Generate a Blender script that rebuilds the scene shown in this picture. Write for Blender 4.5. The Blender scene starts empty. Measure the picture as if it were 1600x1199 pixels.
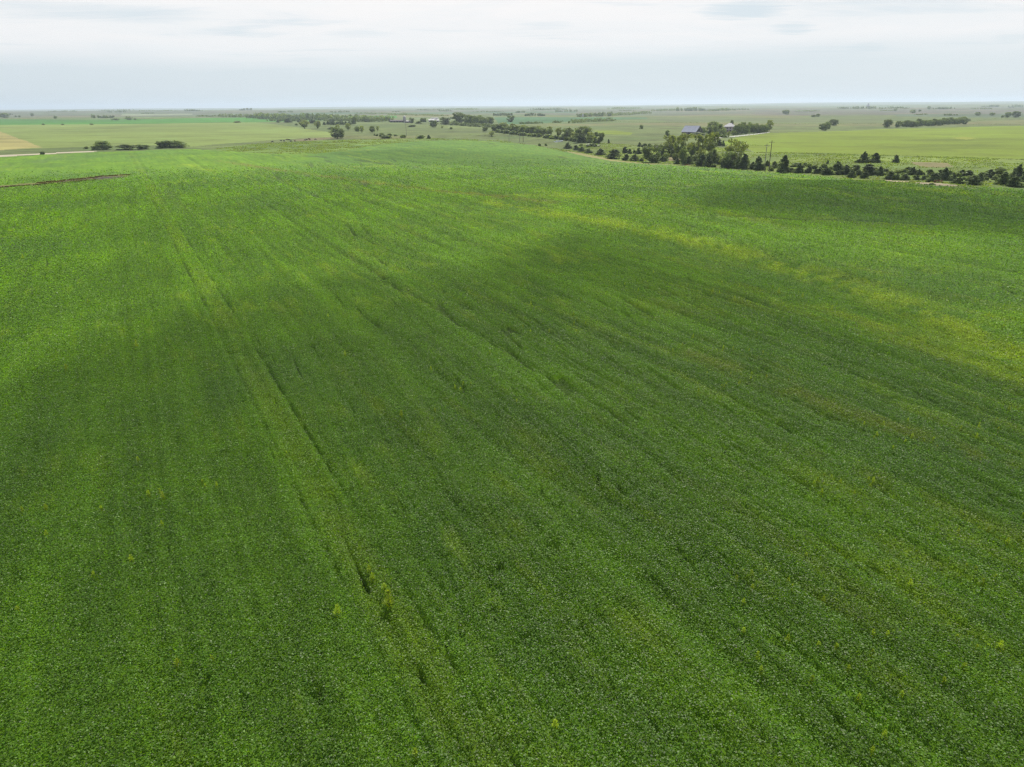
import bpy, bmesh, math, random
import numpy as np
from mathutils import Vector, Matrix

S = bpy.context.scene
COL = S.collection
R = math.radians

# ------------------------------------------------------------------ camera
CAM_H = 30.0
F_PX = 1142.0                     # focal length in pixels of the 1600 px wide photograph
PITCH = R(20.87)
ROLL = 0.0066
cam_data = bpy.data.cameras.new('camera')
cam_data.sensor_width = 36.0
cam_data.lens = F_PX / 1600.0 * 36.0
cam_data.clip_start = 0.5
cam_data.clip_end = 60000.0
cam = bpy.data.objects.new('camera', cam_data)
COL.objects.link(cam)
_F = np.array([0, math.cos(PITCH), -math.sin(PITCH)])
_R0 = np.array([1.0, 0, 0])
_U0 = np.array([0, math.sin(PITCH), math.cos(PITCH)])
_Rv = _R0 * math.cos(ROLL) - _U0 * math.sin(ROLL)
_Uv = _U0 * math.cos(ROLL) + _R0 * math.sin(ROLL)
m = Matrix.Identity(4)
for i in range(3):
    m[i][0] = _Rv[i]; m[i][1] = _Uv[i]; m[i][2] = -_F[i]
m[0][3], m[1][3], m[2][3] = 0, 0, CAM_H
cam.matrix_world = m
S.camera = cam

# ------------------------------------------------------------------ view, render
S.view_settings.view_transform = 'Standard'
S.view_settings.look = 'None'
S.view_settings.gamma = 1.0
S.view_settings.exposure = 0.34
S.render.engine = 'CYCLES'
S.cycles.max_bounces = 5
S.cycles.diffuse_bounces = 2
S.cycles.glossy_bounces = 2
S.cycles.transmission_bounces = 3
S.cycles.transparent_max_bounces = 16
S.cycles.volume_bounces = 0
S.cycles.use_denoising = True
S.cycles.denoising_prefilter = 'NONE'
S.cycles.denoising_input_passes = 'RGB_ALBEDO_NORMAL'
S.cycles.sample_clamp_indirect = 4.0
S.cycles.pixel_filter_type = 'BLACKMAN_HARRIS'
S.cycles.filter_width = 1.3

# ------------------------------------------------------------------ sun and sky
SUN_EL = R(52)
SUN_AZ = R(14)                    # to the right of the view direction, ahead of the camera
SUN_DIR = np.array([math.sin(SUN_AZ) * math.cos(SUN_EL), math.cos(SUN_AZ) * math.cos(SUN_EL), math.sin(SUN_EL)])
sd = bpy.data.lights.new('sun', 'SUN')
sd.energy = 5.0
sd.angle = R(0.53)
sd.color = (1.0, 0.95, 0.86)
sun = bpy.data.objects.new('sun', sd)
COL.objects.link(sun)
sun.rotation_euler = Vector(SUN_DIR).to_track_quat('Z', 'Y').to_euler()
sun.location = (0, 0, 500)

W = bpy.data.worlds.new('World')
S.world = W
W.use_nodes = True
nt = W.node_tree
nt.nodes.clear()
N = nt.nodes.new
L = nt.links.new
def wmath(op, a, b=None, clamp=False):
    n = N('ShaderNodeMath'); n.operation = op; n.use_clamp = clamp
    for i, v in enumerate((a, b)):
        if v is None: continue
        if isinstance(v, (int, float)): n.inputs[i].default_value = v
        else: L(v, n.inputs[i])
    return n.outputs[0]
sky = N('ShaderNodeTexSky'); sky.sky_type = 'NISHITA'; sky.sun_disc = False
sky.sun_elevation = SUN_EL; sky.sun_rotation = SUN_AZ
sky.air_density = 1.0; sky.dust_density = 2.0; sky.altitude = 400
tc = N('ShaderNodeTexCoord')
sep = N('ShaderNodeSeparateXYZ'); L(tc.outputs['Generated'], sep.inputs[0])
zc = wmath('ADD', wmath('MAXIMUM', sep.outputs['Z'], 0.0), 0.045)
comb = N('ShaderNodeCombineXYZ')
L(wmath('DIVIDE', sep.outputs['X'], zc), comb.inputs['X'])
L(wmath('DIVIDE', sep.outputs['Y'], zc), comb.inputs['Y'])
def wnoise(scale, detail, rough, dist=0.0, loc=(0, 0, 0), stretch=(1, 1, 1)):
    mp = N('ShaderNodeMapping'); mp.inputs['Location'].default_value = loc; mp.inputs['Scale'].default_value = stretch
    L(comb.outputs[0], mp.inputs[0])
    n = N('ShaderNodeTexNoise'); n.inputs['Scale'].default_value = scale; n.inputs['Detail'].default_value = detail
    n.inputs['Roughness'].default_value = rough; n.inputs['Distortion'].default_value = dist
    L(mp.outputs[0], n.inputs['Vector'])
    return n.outputs['Fac']
def ramp(fac, stops):
    r = N('ShaderNodeValToRGB')
    while len(r.color_ramp.elements) < len(stops): r.color_ramp.elements.new(0.5)
    for e, (p, c) in zip(r.color_ramp.elements, stops):
        e.position = p; e.color = (*c, 1) if len(c) == 3 else c
    L(fac, r.inputs[0]); return r.outputs[0]
def wmix(fac, a, b):
    n = N('ShaderNodeMix'); n.data_type = 'RGBA'
    if isinstance(fac, (int, float)): n.inputs[0].default_value = fac
    else: L(fac, n.inputs[0])
    for v, i in ((a, 6), (b, 7)):
        if isinstance(v, tuple): n.inputs[i].default_value = (*v, 1)
        else: L(v, n.inputs[i])
    return n.outputs[2]
# thin white cloud deck over a pale blue gap near the horizon
skyscaled = N('ShaderNodeVectorMath'); skyscaled.operation = 'SCALE'; skyscaled.inputs['Scale'].default_value = 0.10
L(sky.outputs[0], skyscaled.inputs[0])
big = wnoise(0.17, 5, 0.55, 0.4, (3.1, 1.7, 0), (1, 0.7, 1))
mid = wnoise(0.9, 7, 0.62, 1.0, (7.3, 2.2, 0), (0.8, 0.8, 1))
elev = ramp(sep.outputs['Z'], [(0.0, (0.0,)*3), (0.050, (0.10,)*3), (0.078, (0.84,)*3), (0.12, (1.0,)*3)])
elevn = ramp(wmath('ADD', sep.outputs['Z'], wmath('MULTIPLY', wmath('SUBTRACT', big, 0.5), 0.06)),
             [(0.0, (0.0,)*3), (0.040, (0.12,)*3), (0.066, (0.80,)*3), (0.11, (1.0,)*3)])
deck = wmix(ramp(mid, [(0.36, (0,)*3), (0.60, (1,)*3)]), (0.885, 0.895, 0.905), (0.925, 0.915, 0.915))
holes = ramp(wnoise(0.55, 5, 0.6, 0.5, (0.9, 4.6, 0), (0.7, 1.5, 1)), [(0.30, (0.35,)*3), (0.42, (0.92,)*3), (0.5, (1,)*3)])
cov = wmath('MULTIPLY', elevn, holes)
ratio = wmath('DIVIDE', sep.outputs['X'], wmath('MAXIMUM', sep.outputs['Y'], 0.05))
jag = wnoise(2.2, 5, 0.65, 0.8, (2.2, 0.3, 0), (0.5, 1.3, 1))
for px_, py_, w_, h_, s_ in ((1165, 16, 0.060, 0.012, 0.85), (1240, 44, 0.035, 0.008, 0.7), (1350, 76, 0.030, 0.006, 0.7), (150, 20, 0.16, 0.010, 0.45), (560, 52, 0.05, 0.006, 0.35), (1585, 60, 0.03, 0.006, 0.5), (850, 40, 0.04, 0.005, 0.35)):
    d_ = _F * F_PX + _Rv * (px_ - 800.0) + _Uv * (599.5 - py_); d_ = d_ / np.linalg.norm(d_)
    qx = wmath('DIVIDE', wmath('SUBTRACT', ratio, float(d_[0] / d_[1])), w_)
    qz = wmath('DIVIDE', wmath('SUBTRACT', sep.outputs['Z'], float(d_[2])), h_)
    r2 = wmath('ADD', wmath('MULTIPLY', qx, qx), wmath('MULTIPLY', qz, qz))
    r2 = wmath('ADD', r2, wmath('MULTIPLY', wmath('SUBTRACT', jag, 0.5), 3.2))
    g_ = wmath('SUBTRACT', 1.0, wmath('MULTIPLY', wmath('SUBTRACT', 1.0, r2, True), s_))
    cov = wmath('MULTIPLY', cov, g_)
low = wmix(ramp(sep.outputs['X'], [(0.30, (0,)*3), (0.75, (1,)*3)]), (0.65, 0.745, 0.81), (0.73, 0.805, 0.85))
lowmix = wmix(0.12, low, skyscaled.outputs[0])
# overhead, out of view: blue gaps and cloud, dimmed to deepen the sun's shadows
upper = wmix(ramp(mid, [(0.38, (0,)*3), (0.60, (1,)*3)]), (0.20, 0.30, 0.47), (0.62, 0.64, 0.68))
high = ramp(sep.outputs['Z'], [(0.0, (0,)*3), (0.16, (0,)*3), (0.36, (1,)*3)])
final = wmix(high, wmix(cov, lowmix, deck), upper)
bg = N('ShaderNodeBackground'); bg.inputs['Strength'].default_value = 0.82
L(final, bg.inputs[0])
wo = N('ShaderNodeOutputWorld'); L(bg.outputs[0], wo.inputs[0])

# ------------------------------------------------------------------ numpy noise
def _hash(ix, iy, seed):
    h = (ix.astype(np.int64) * 374761393 + iy.astype(np.int64) * 668265263 + seed * 1274126177) & 0xFFFFFFFF
    h = ((h ^ (h >> 13)) * 1274126177) & 0xFFFFFFFF
    h = (h ^ (h >> 16)) & 0xFFFFFFFF
    return h.astype(np.float64) / 4294967295.0
def vn(x, y, seed=0):
    ix = np.floor(x); iy = np.floor(y); fx = x - ix; fy = y - iy
    fx = fx * fx * (3 - 2 * fx); fy = fy * fy * (3 - 2 * fy)
    a = _hash(ix, iy, seed); b = _hash(ix + 1, iy, seed); c = _hash(ix, iy + 1, seed); d = _hash(ix + 1, iy + 1, seed)
    return (a * (1 - fx) + b * fx) * (1 - fy) + (c * (1 - fx) + d * fx) * fy
def fbm(x, y, o=3, seed=0):
    s = 0; a = 0.5; t = 0
    for k in range(o):
        s = s + a * vn(x, y, seed + 17 * k); t += a; a *= 0.5; x = x * 2.03 + 5.1; y = y * 2.03 + 1.7
    return s / t
def sstep(a, b, x):
    t = np.clip((x - a) / (b - a), 0, 1); return t * t * (3 - 2 * t)

# ------------------------------------------------------------------ terrain
def seg_dist(x, y, pts):
    """distance to a polyline"""
    d = np.full(np.shape(x), 1e9)
    for (x0, y0), (x1, y1) in zip(pts[:-1], pts[1:]):
        dx, dy = x1 - x0, y1 - y0
        t = np.clip(((x - x0) * dx + (y - y0) * dy) / (dx * dx + dy * dy + 1e-9), 0, 1)
        d = np.minimum(d, np.hypot(x - x0 - t * dx, y - y0 - t * dy))
    return d
def flat(px, py):
    a = px - 800.0; b = 599.5 - py
    d = _F * F_PX + _Rv * a + _Uv * b
    t = CAM_H / max(-d[2], 1e-3)
    return (d[0] * t, d[1] * t)
SWALE = [flat(800, 320), flat(930, 352), flat(1150, 402), flat(1330, 457), flat(1470, 512), flat(1600, 575), flat(1900, 720)]
CREEK = [flat(780, 213), flat(860, 222), flat(960, 238), flat(1060, 250), flat(1200, 262), flat(1400, 275), flat(1640, 288), flat(2000, 310)]
def H(x, y):
    x = np.asarray(x, float); y = np.asarray(y, float)
    d = np.hypot(x, y)
    z = (fbm(x / 170 + 3.3, y / 170 + 8.1, 2, 5) - 0.5) * 2.0 * sstep(40, 220, d)
    z = z + (fbm(x / 640 + 1.3, y / 640 + 2.1, 3, 9) - 0.5) * 5 * sstep(350, 1100, d)
    z = z + (fbm(x / 3100 + 4.3, y / 3100 + 0.4, 4, 21) - 0.52) * 46 * sstep(1700, 7000, d)
    z = z + 3.6 * np.exp(-(((x - 165) / 105) ** 2 + ((y - 268) / 42) ** 2))
    z = z + 30 * sstep(8500, 13500, d) * sstep(0.12, 0.45, x / np.maximum(y, 1.0)) * (y > 0) * (0.7 + 0.6 * fbm(x / 2600, y / 2600, 3, 31))
    sw = seg_dist(x, y, SWALE)
    z = z - 1.5 * np.exp(-(sw / 13) ** 2)
    cr = seg_dist(x, y, CREEK)
    z = z - 3.0 * np.exp(-(cr / 45) ** 2)
    return z
_tt = np.geomspace(12, 24000, 5200)
def at(px, py):
    """the point of the terrain seen at a pixel of the 1600x1199 photograph"""
    a = px - 800.0; b = 599.5 - py
    d = _F * F_PX + _Rv * a + _Uv * b
    hl = math.hypot(d[0], d[1])
    ux, uy, uz = d[0] / hl, d[1] / hl, d[2] / hl
    zz = CAM_H + _tt * uz - H(_tt * ux, _tt * uy)
    k = np.argmax(zz < 0)
    if not (zz < 0).any(): k = len(_tt) - 1
    if k == 0: t = _tt[0]
    else:
        z0, z1 = zz[k - 1], zz[k]
        f = z0 / (z0 - z1) if z0 != z1 else 0.5
        t = _tt[k - 1] + (_tt[k] - _tt[k - 1]) * min(max(f, 0), 1)
    return np.array([ux * t, uy * t, float(H(ux * t, uy * t))])
def px_m(p):
    """metres per photograph pixel at a point"""
    v = np.array(p) - np.array([0, 0, CAM_H])
    return float(v @ _F) / F_PX
def poly(*pts):
    out = []
    for p in pts:
        out.append((p[0], p[1]) if len(p) == 3 else tuple(at(*p)[:2]))
    return np.array(out)
def inside(P, x, y):
    r = np.zeros(x.shape, bool)
    bb = (x >= P[:, 0].min()) & (x <= P[:, 0].max()) & (y >= P[:, 1].min()) & (y <= P[:, 1].max())
    X = x[bb]; Y = y[bb]; c = np.zeros(X.shape, bool)
    n = len(P)
    for i in range(n):
        x0, y0 = P[i]; x1, y1 = P[(i + 1) % n]
        if y0 == y1: continue
        k = ((y0 > Y) != (y1 > Y)) & (X < (x1 - x0) * (Y - y0) / (y1 - y0) + x0)
        c ^= k
    r[bb] = c
    return r

# ------------------------------------------------------------------ soybean crop: rows, wheel tracks, gaps, colour
TH = R(27.3)
def uv(x, y):
    u = x * math.cos(TH) + y * math.sin(TH); v = -x * math.sin(TH) + y * math.cos(TH)
    return u, v
def upx(px, py):
    p = at(px, py); return float(uv(p[0], p[1])[0])
TRACKS = [(upx(395, 630), 1.0), (upx(410, 565), 1.0), (upx(835, 580), 0.9), (upx(905, 587), 0.6),
          (upx(1050, 490), 0.8), (upx(1085, 488), 0.6), (upx(1275, 850), 0.9), (upx(1360, 912), 0.7), (upx(1560, 962), 0.7),
          (upx(1180, 610), 0.7), (upx(1250, 620), 0.6), (upx(1400, 600), 0.6)]
STRIPS = [([at(345, 253)[:2], at(430, 266)[:2], at(560, 284)[:2], at(700, 302)[:2], at(860, 318)[:2]], 3.2, 'brown', 0.75),
          ([at(770, 318)[:2], at(930, 345)[:2], at(1150, 396)[:2], at(1330, 450)[:2], at(1470, 505)[:2], at(1640, 585)[:2]], 4.6, 'lime', 0.80),
          ([at(820, 306)[:2], at(960, 312)[:2], at(1080, 325)[:2], at(1180, 345)[:2]], 4.0, 'lime', 0.55),
          ([at(1050, 548)[:2], at(1190, 600)[:2], at(1330, 655)[:2], at(1450, 690)[:2], at(1600, 750)[:2]], 1.6, 'weed', 0.8),
          ([at(1190, 690)[:2], at(1290, 720)[:2], at(1400, 770)[:2], at(1600, 850)[:2]], 1.1, 'weed', 0.5),
          ([at(0, 263)[:2], at(60, 256)[:2], at(100, 243)[:2]], 5.0, 'pale', 0.5),
          ([at(255, 290)[:2], at(290, 335)[:2], at(330, 340)[:2]], 2.2, 'pale', 0.5),
          ([at(290, 258)[:2], at(330, 268)[:2]], 3.0, 'lime', 0.6),
          ([at(1090, 268)[:2], at(1250, 280)[:2], at(1400, 293)[:2], at(1500, 303)[:2]], 4.0, 'lime', 0.6),
          ([at(1300, 488)[:2], at(1440, 540)[:2], at(1600, 605)[:2]], 3.0, 'lime', 0.7)]
DARK_LINES = [([at(*q)[:2] for q in ((1010, 334), (1110, 338), (1230, 343), (1380, 350), (1480, 353), (1640, 364))], 1.5, 0.9),  # terrace-edge shadow, drawn as thinned and darkened crop
            ([at(*q)[:2] for q in ((1180, 328), (1300, 333), (1450, 341), (1640, 351))], 0.9, 0.5),
            ([at(*q)[:2] for q in ((480, 245), (540, 249), (600, 256), (650, 262))], 3.0, 0.9),
            ([at(*q)[:2] for q in ((850, 258), (950, 266), (1060, 280))], 1.5, 0.6),
            ([at(*q)[:2] for q in ((940, 375), (1050, 388), (1200, 425), (1330, 460))], 0.8, 0.5),
            ([at(*q)[:2] for q in ((1120, 372), (1290, 385), (1450, 415), (1640, 450))], 0.9, 0.6),
            ([at(*q)[:2] for q in ((1250, 420), (1400, 455), (1640, 520))], 0.8, 0.6)]
HOLE = at(372, 558)
P_BLUE = poly((470, 243), (520, 238), (600, 224), (700, 219), (840, 228), (960, 250), (1150, 266), (1350, 284), (1600, 300), (1900, 320), (1900, 372), (1600, 360), (1350, 350), (1130, 318), (1000, 305), (860, 292), (740, 272), (600, 262), (500, 250))
C_DEEP = np.array([0.084, 0.172, 0.013]); C_FRESH = np.array([0.134, 0.258, 0.010])
C_LIME = np.array([0.235, 0.320, 0.015]); C_PALE = np.array([0.105, 0.170, 0.045])
C_BROWN = np.array([0.160, 0.160, 0.032]); C_WEED = np.array([0.165, 0.220, 0.018])
C_BLUE = np.array([0.070, 0.150, 0.038])
CMAP = {'brown': C_BROWN, 'lime': C_LIME, 'weed': C_WEED, 'pale': C_PALE}
def soy(x, y):
    """colour (n,3), gap 0..1, height of the canopy in metres"""
    u, v = uv(x, y)
    d = np.hypot(x, y)
    wob = (vn(v / 60, u / 40, 3) - 0.5) * 0.9
    uw = u + wob
    gap = np.zeros_like(u)
    for k, (u0, s) in enumerate(TRACKS):
        w = 0.155 + 0.0012 * d
        g = np.exp(-((u + 0.35 * wob - u0) / w) ** 2) * (0.30 + 0.46 * sstep(0.48, 0.68, vn(v / 1.3 + 9 * k, u0 + v * 0, 40 + k) * 0.6 + 0.4 * vn(v / 9, v * 0 + k, 60 + k)))
        gap = np.maximum(gap, g * s)
    right = sstep(-5, 45, u - 0.05 * v)
    st = vn(uw / (0.50 + 0.0030 * d), v / (3.2 + 0.02 * d), 71) * 0.65 + 0.35 * vn(uw / 5, v / 30, 72)
    gap = np.maximum(gap, sstep(0.86 - 0.10 * right, 0.95 - 0.10 * right, st) * 0.8)
    sk = vn(uw / (0.34 + 0.0022 * d) + 3, v / (2.6 + 0.012 * d), 131) * 0.8 + 0.2 * vn(uw / 3, v / 14, 132)
    gap = np.maximum(gap, sstep(0.74, 0.86, sk) * (0.18 + 0.42 * right))
    gap = np.maximum(gap, sstep(0.86, 0.93, vn(x / 0.8, y / 0.8, 77) * 0.8 + 0.2 * vn(x / 9, y / 9, 78)) * 0.8)
    for pts, w_, s_ in DARK_LINES:
        q_ = seg_dist(x + 3 * (vn(x / 18, y / 18, 141) - .5), y + 5 * (vn(x / 18, y / 18, 142) - .5), pts) / (w_ * 1.9)
        gap = np.maximum(gap, np.exp(-q_ ** 2) * s_ * sstep(0.32, 0.52, vn(x / 6, y / 6, 143) * .6 + .4 * vn(x / 20, y / 20, 144)))
    # long thin furrows between groups of rows, wandering slightly
    l1 = vn(uw / 1.7, v / 55, 111); l2 = vn(uw / 4.3 + 5, v / 90, 112)
    ln = np.maximum(np.exp(-((l1 - 0.5) / (0.040 + 0.0005 * d)) ** 2) * 0.55, np.exp(-((l2 - 0.52) / (0.03 + 0.0003 * d)) ** 2))
    ln = ln * (0.12 + 0.88 * sstep(0.35, 0.7, vn(x / 5, y / 5, 113) * 0.5 + 0.5 * vn(x / 24, y / 24, 114)))
    gap = np.maximum(gap, ln * (0.16 + 0.50 * right))
    gap = np.maximum(gap, np.exp(-(((x - HOLE[0]) / 1.1) ** 2 + ((y - HOLE[1]) / 0.5) ** 2)))
    a = fbm(x / 26, y / 26, 3, 81); b = fbm(uw / 3.2, v / 22, 3, 83); c = fbm(x / 4.5, y / 4.5, 2, 85)
    f = 0.12 + 0.76 * sstep(0.28, 0.72, 0.38 * a + 0.42 * b + 0.20 * c)
    col = C_DEEP[None] * (1 - f[:, None]) + C_FRESH[None] * f[:, None]
    bl = sstep(0.50, 0.72, fbm(x / 40 + 8, y / 40, 2, 88)) * 0.4
    bl = np.maximum(bl * 0.8, inside(P_BLUE, x + 12 * (vn(x / 9, y / 9, 7) - .5), y + 25 * (vn(x / 9, y / 9, 8) - .5)) * 0.40)
    col = col * (1 - bl[:, None]) + C_BLUE[None] * bl[:, None]
    yl = sstep(0.56, 0.80, 0.6 * fbm(uw / 1.1, v / 7, 4, 91) + 0.4 * fbm(x / 14, y / 14, 3, 92)) * 0.42
    col = col * (1 - yl[:, None]) + C_LIME[None] * yl[:, None]
    wd = sstep(0.62, 0.82, fbm(uw / 1.3, v / 6, 3, 95) * 0.6 + 0.4 * vn(uw / 9, v / 30, 96)) * 0.42 * right
    col = col * (1 - wd[:, None]) + C_WEED[None] * wd[:, None]
    # rows differ slightly in vigour; the plants between the wheel tracks are yellower
    rv = (fbm(uw / 0.8, v / 80, 3, 121) - 0.5) * (0.24 + 0.34 * right)
    col = col * (1 + rv[:, None])
    tk = np.exp(-((uw - 0.5 * (TRACKS[0][0] + TRACKS[1][0])) / (1.3 + 0.002 * d)) ** 4) * 0.24 * sstep(0.3, 0.65, vn(x / 2.2, y / 2.2, 123) * .5 + .5 * vn(x / 9, y / 9, 124))
    col = col * (1 - tk[:, None]) + C_LIME[None] * tk[:, None]
    ye = np.exp(-(l2 - 0.585) ** 2 / 0.0016) * 0.45 * right * sstep(0.40, 0.7, fbm(x / 9, y / 9, 2, 125))
    col = col * (1 - ye[:, None]) + C_LIME[None] * ye[:, None]
    for pts, w, cn, s in STRIPS:
        q = seg_dist(x, y, pts) / w
        k = np.exp(-q ** 2) * s * sstep(0.25, 0.6, vn(x / 1.9, y / 1.9, 99) * 0.6 + 0.4 * vn(x / 8, y / 8, 98))
        col = col * (1 - k[:, None]) + CMAP[cn][None] * k[:, None]
    soil_shade = sstep(0.35, 1.0, gap) * 0.62  # gap colour mixes dark soil with painted shade between the plants
    col = col * (1 - soil_shade[:, None]) + np.array([0.036, 0.052, 0.022])[None] * soil_shade[:, None]
    h = 0.78 + 0.16 * (vn(x / 0.55, y / 0.55, 101) - 0.5) + 0.10 * (vn(x / 2.3, y / 2.3, 102) - 0.5) + 0.26 * (vn(uw / (0.7 + 0.002 * d), v / 26, 103) - 0.5)
    h = h - 0.62 * gap
    return col, gap, h

# ------------------------------------------------------------------ materials
def mat(name):
    mt = bpy.data.materials.new(name); mt.use_nodes = True; mt.node_tree.nodes.clear(); return mt
def setup(name):
    mt = mat(name); t = mt.node_tree
    o = t.nodes.new('ShaderNodeOutputMaterial'); p = t.nodes.new('ShaderNodeBsdfPrincipled')
    t.links.new(p.outputs[0], o.inputs['Surface'])
    return mt, t, p, o
def node_noise(t, scale, detail=3, rough=0.6, stretch=None, coord='Object', rot=0):
    c = t.nodes.new('ShaderNodeTexCoord'); n = t.nodes.new('ShaderNodeTexNoise')
    n.inputs['Scale'].default_value = scale; n.inputs['Detail'].default_value = detail; n.inputs['Roughness'].default_value = rough
    mp = t.nodes.new('ShaderNodeMapping'); mp.inputs['Rotation'].default_value = (0, 0, rot)
    if stretch: mp.inputs['Scale'].default_value = stretch
    t.links.new(c.outputs[coord], mp.inputs[0]); t.links.new(mp.outputs[0], n.inputs['Vector'])
    return n.outputs['Fac']
def node_maprange(t, v, a, b, c, d):
    n = t.nodes.new('ShaderNodeMapRange'); t.links.new(v, n.inputs[0])
    for i, k in enumerate((a, b, c, d)): n.inputs[i + 1].default_value = k
    return n.outputs[0]
def scale_col(t, colsock, facs):
    cur = colsock
    for f in facs:
        n = t.nodes.new('ShaderNodeVectorMath'); n.operation = 'SCALE'
        t.links.new(cur, n.inputs[0]); t.links.new(f, n.inputs['Scale']); cur = n.outputs[0]
    return cur
def ground_mat(name, scales=((0.02, 0.8, 1.2), (0.4, 0.8, 1.2)), bump=0.15, bscale=1.5, rough=0.95):
    mt, t, p, o = setup(name)
    a = t.nodes.new('ShaderNodeAttribute'); a.attribute_name = 'Col'
    fs = [node_maprange(t, node_noise(t, s, 4), 0.3, 0.7, lo, hi) for s, lo, hi in scales]
    t.links.new(scale_col(t, a.outputs['Color'], fs), p.inputs['Base Color'])
    p.inputs['Roughness'].default_value = rough
    p.inputs['Specular IOR Level'].default_value = 0.15
    b = t.nodes.new('ShaderNodeBump'); b.inputs['Strength'].default_value = 0.6; b.inputs['Distance'].default_value = bump
    t.links.new(node_noise(t, bscale, 5, 0.7), b.inputs['Height']); t.links.new(b.outputs[0], p.inputs['Normal'])
    return mt
def leaf_mat(name, base=None, trans=0.35, rough=0.45, spec=0.35, tcol=(1.5, 1.35, 0.5)):
    """leaf: colour from the Col attribute (or a base colour times Col), reflecting and letting light through"""
    mt, t, p, o = setup(name)
    a = t.nodes.new('ShaderNodeAttribute'); a.attribute_name = 'Col'
    src = a.outputs['Color']
    if base:
        mm = t.nodes.new('ShaderNodeVectorMath'); mm.operation = 'MULTIPLY'; mm.inputs[1].default_value = base
        t.links.new(src, mm.inputs[0]); src = mm.outputs[0]
        oi = t.nodes.new('ShaderNodeObjectInfo')
        src = scale_col(t, src, [node_maprange(t, oi.outputs['Random'], 0, 1, 0.82, 1.22)])
    t.links.new(src, p.inputs['Base Color'])
    p.inputs['Roughness'].default_value = rough; p.inputs['Specular IOR Level'].default_value = spec
    tr = t.nodes.new('ShaderNodeBsdfTranslucent')
    mm = t.nodes.new('ShaderNodeVectorMath'); mm.operation = 'MULTIPLY'; mm.inputs[1].default_value = tcol
    t.links.new(src, mm.inputs[0]); t.links.new(mm.outputs[0], tr.inputs['Color'])
    mx = t.nodes.new('ShaderNodeMixShader'); mx.inputs[0].default_value = trans
    t.links.new(p.outputs[0], mx.inputs[1]); t.links.new(tr.outputs[0], mx.inputs[2])
    t.links.new(mx.outputs[0], o.inputs['Surface'])
    return mt
def plain(name, col, rough=0.7, metal=0.0, nscale=1.5, var=0.15, spec=0.4):
    mt, t, p, o = setup(name)
    c = t.nodes.new('ShaderNodeRGB'); c.outputs[0].default_value = (*col, 1)
    f = node_maprange(t, node_noise(t, nscale, 4), 0.3, 0.7, 1 - var, 1 + var)
    t.links.new(scale_col(t, c.outputs[0], [f]), p.inputs['Base Color'])
    p.inputs['Roughness'].default_value = rough; p.inputs['Metallic'].default_value = metal
    p.inputs['Specular IOR Level'].default_value = spec
    return mt

M = {}
M['drygrass'] = leaf_mat('dry_grass_blade', (0.125, 0.115, 0.035), 0.3, 0.8, 0.1)
M['leaf_far'] = leaf_mat('soybean_leaf_distant', None, 0.45, 0.60, 0.22, (1.7, 1.7, 0.4))
M['soy'] = ground_mat('soybean_canopy', ((0.05, 0.9, 1.1), (0.7, 0.75, 1.25)), 0.35, 1.1)
M['pasture'] = ground_mat('pasture_grass', ((0.006, 0.85, 1.15), (0.05, 0.85, 1.15), (0.5, 0.8, 1.2)), 0.4, 0.7)
M['field'] = ground_mat('field_crop', ((0.01, 0.93, 1.07), (0.3, 0.88, 1.12)), 0.25, 0.8)
M['bare'] = ground_mat('bare_earth', ((0.1, 0.85, 1.15), (1.0, 0.85, 1.15)), 0.1, 2.0)
M['leaf'] = leaf_mat('soybean_leaf', None, 0.45, 0.45, 0.36, (1.7, 1.7, 0.4))
mt, t, p, o = setup('pond_water'); p.inputs['Base Color'].default_value = (0.10, 0.12, 0.11, 1); p.inputs['Roughness'].default_value = 0.12
p.inputs['Specular IOR Level'].default_value = 1.0; M['water'] = mt
M['crown_light'] = leaf_mat('cottonwood_leaf', (0.19, 0.245, 0.07), 0.45, 0.5, 0.3)
M['crown_dark'] = leaf_mat('hackberry_leaf', (0.128, 0.185, 0.062), 0.45, 0.5, 0.25)
M['crown_cedar'] = leaf_mat('cedar_needle', (0.084, 0.128, 0.050), 0.38, 0.65, 0.15)
M['bark'] = plain('bark', (0.16, 0.13, 0.10), 0.9, 0, 3, 0.3, 0.1)
M['wood'] = plain('weathered_pole_wood', (0.11, 0.085, 0.065), 0.85, 0, 4, 0.3, 0.1)
M['palewood'] = plain('silvered_pole_wood', (0.28, 0.26, 0.23), 0.85, 0, 4, 0.2, 0.1)
M['ceramic'] = plain('grey_ceramic', (0.35, 0.36, 0.36), 0.3, 0, 4, 0.05)
M['white'] = plain('white_siding', (0.48, 0.47, 0.46), 0.7, 0, 0.8, 0.08)
M['pinkwall'] = plain('pale_brick_siding', (0.42, 0.34, 0.33), 0.8, 0, 0.8, 0.1)
M['bluemetal'] = plain('blue_grey_metal_roof', (0.225, 0.245, 0.31), 0.75, 0.0, 0.6, 0.10, 0.15)
M['greyshingle'] = plain('pale_grey_shingle', (0.30, 0.29, 0.31), 0.7, 0, 1.2, 0.12)
M['barnwall'] = plain('weathered_barn_board', (0.20, 0.185, 0.18), 0.9, 0, 1.2, 0.2)
M['dark'] = plain('dark_interior', (0.02, 0.02, 0.022), 0.9, 0, 1, 0.2)
M['glass'] = plain('window_glass', (0.04, 0.05, 0.06), 0.1, 0, 1, 0.1, 0.8)
M['shedwall'] = plain('brown_shed_board', (0.13, 0.11, 0.105), 0.9, 0, 1, 0.2)
M['concrete'] = plain('pale_concrete', (0.36, 0.36, 0.36), 0.85, 0, 1, 0.1)
M['galv'] = plain('galvanised_steel', (0.55, 0.56, 0.57), 0.35, 0.6, 1, 0.08)
M['cow_black'] = plain('black_cow_hide', (0.016, 0.014, 0.013), 0.7, 0, 2, 0.3, 0.2)
M['cow_brown'] = plain('brown_cow_hide', (0.10, 0.045, 0.028), 0.7, 0, 2, 0.3, 0.2)
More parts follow.
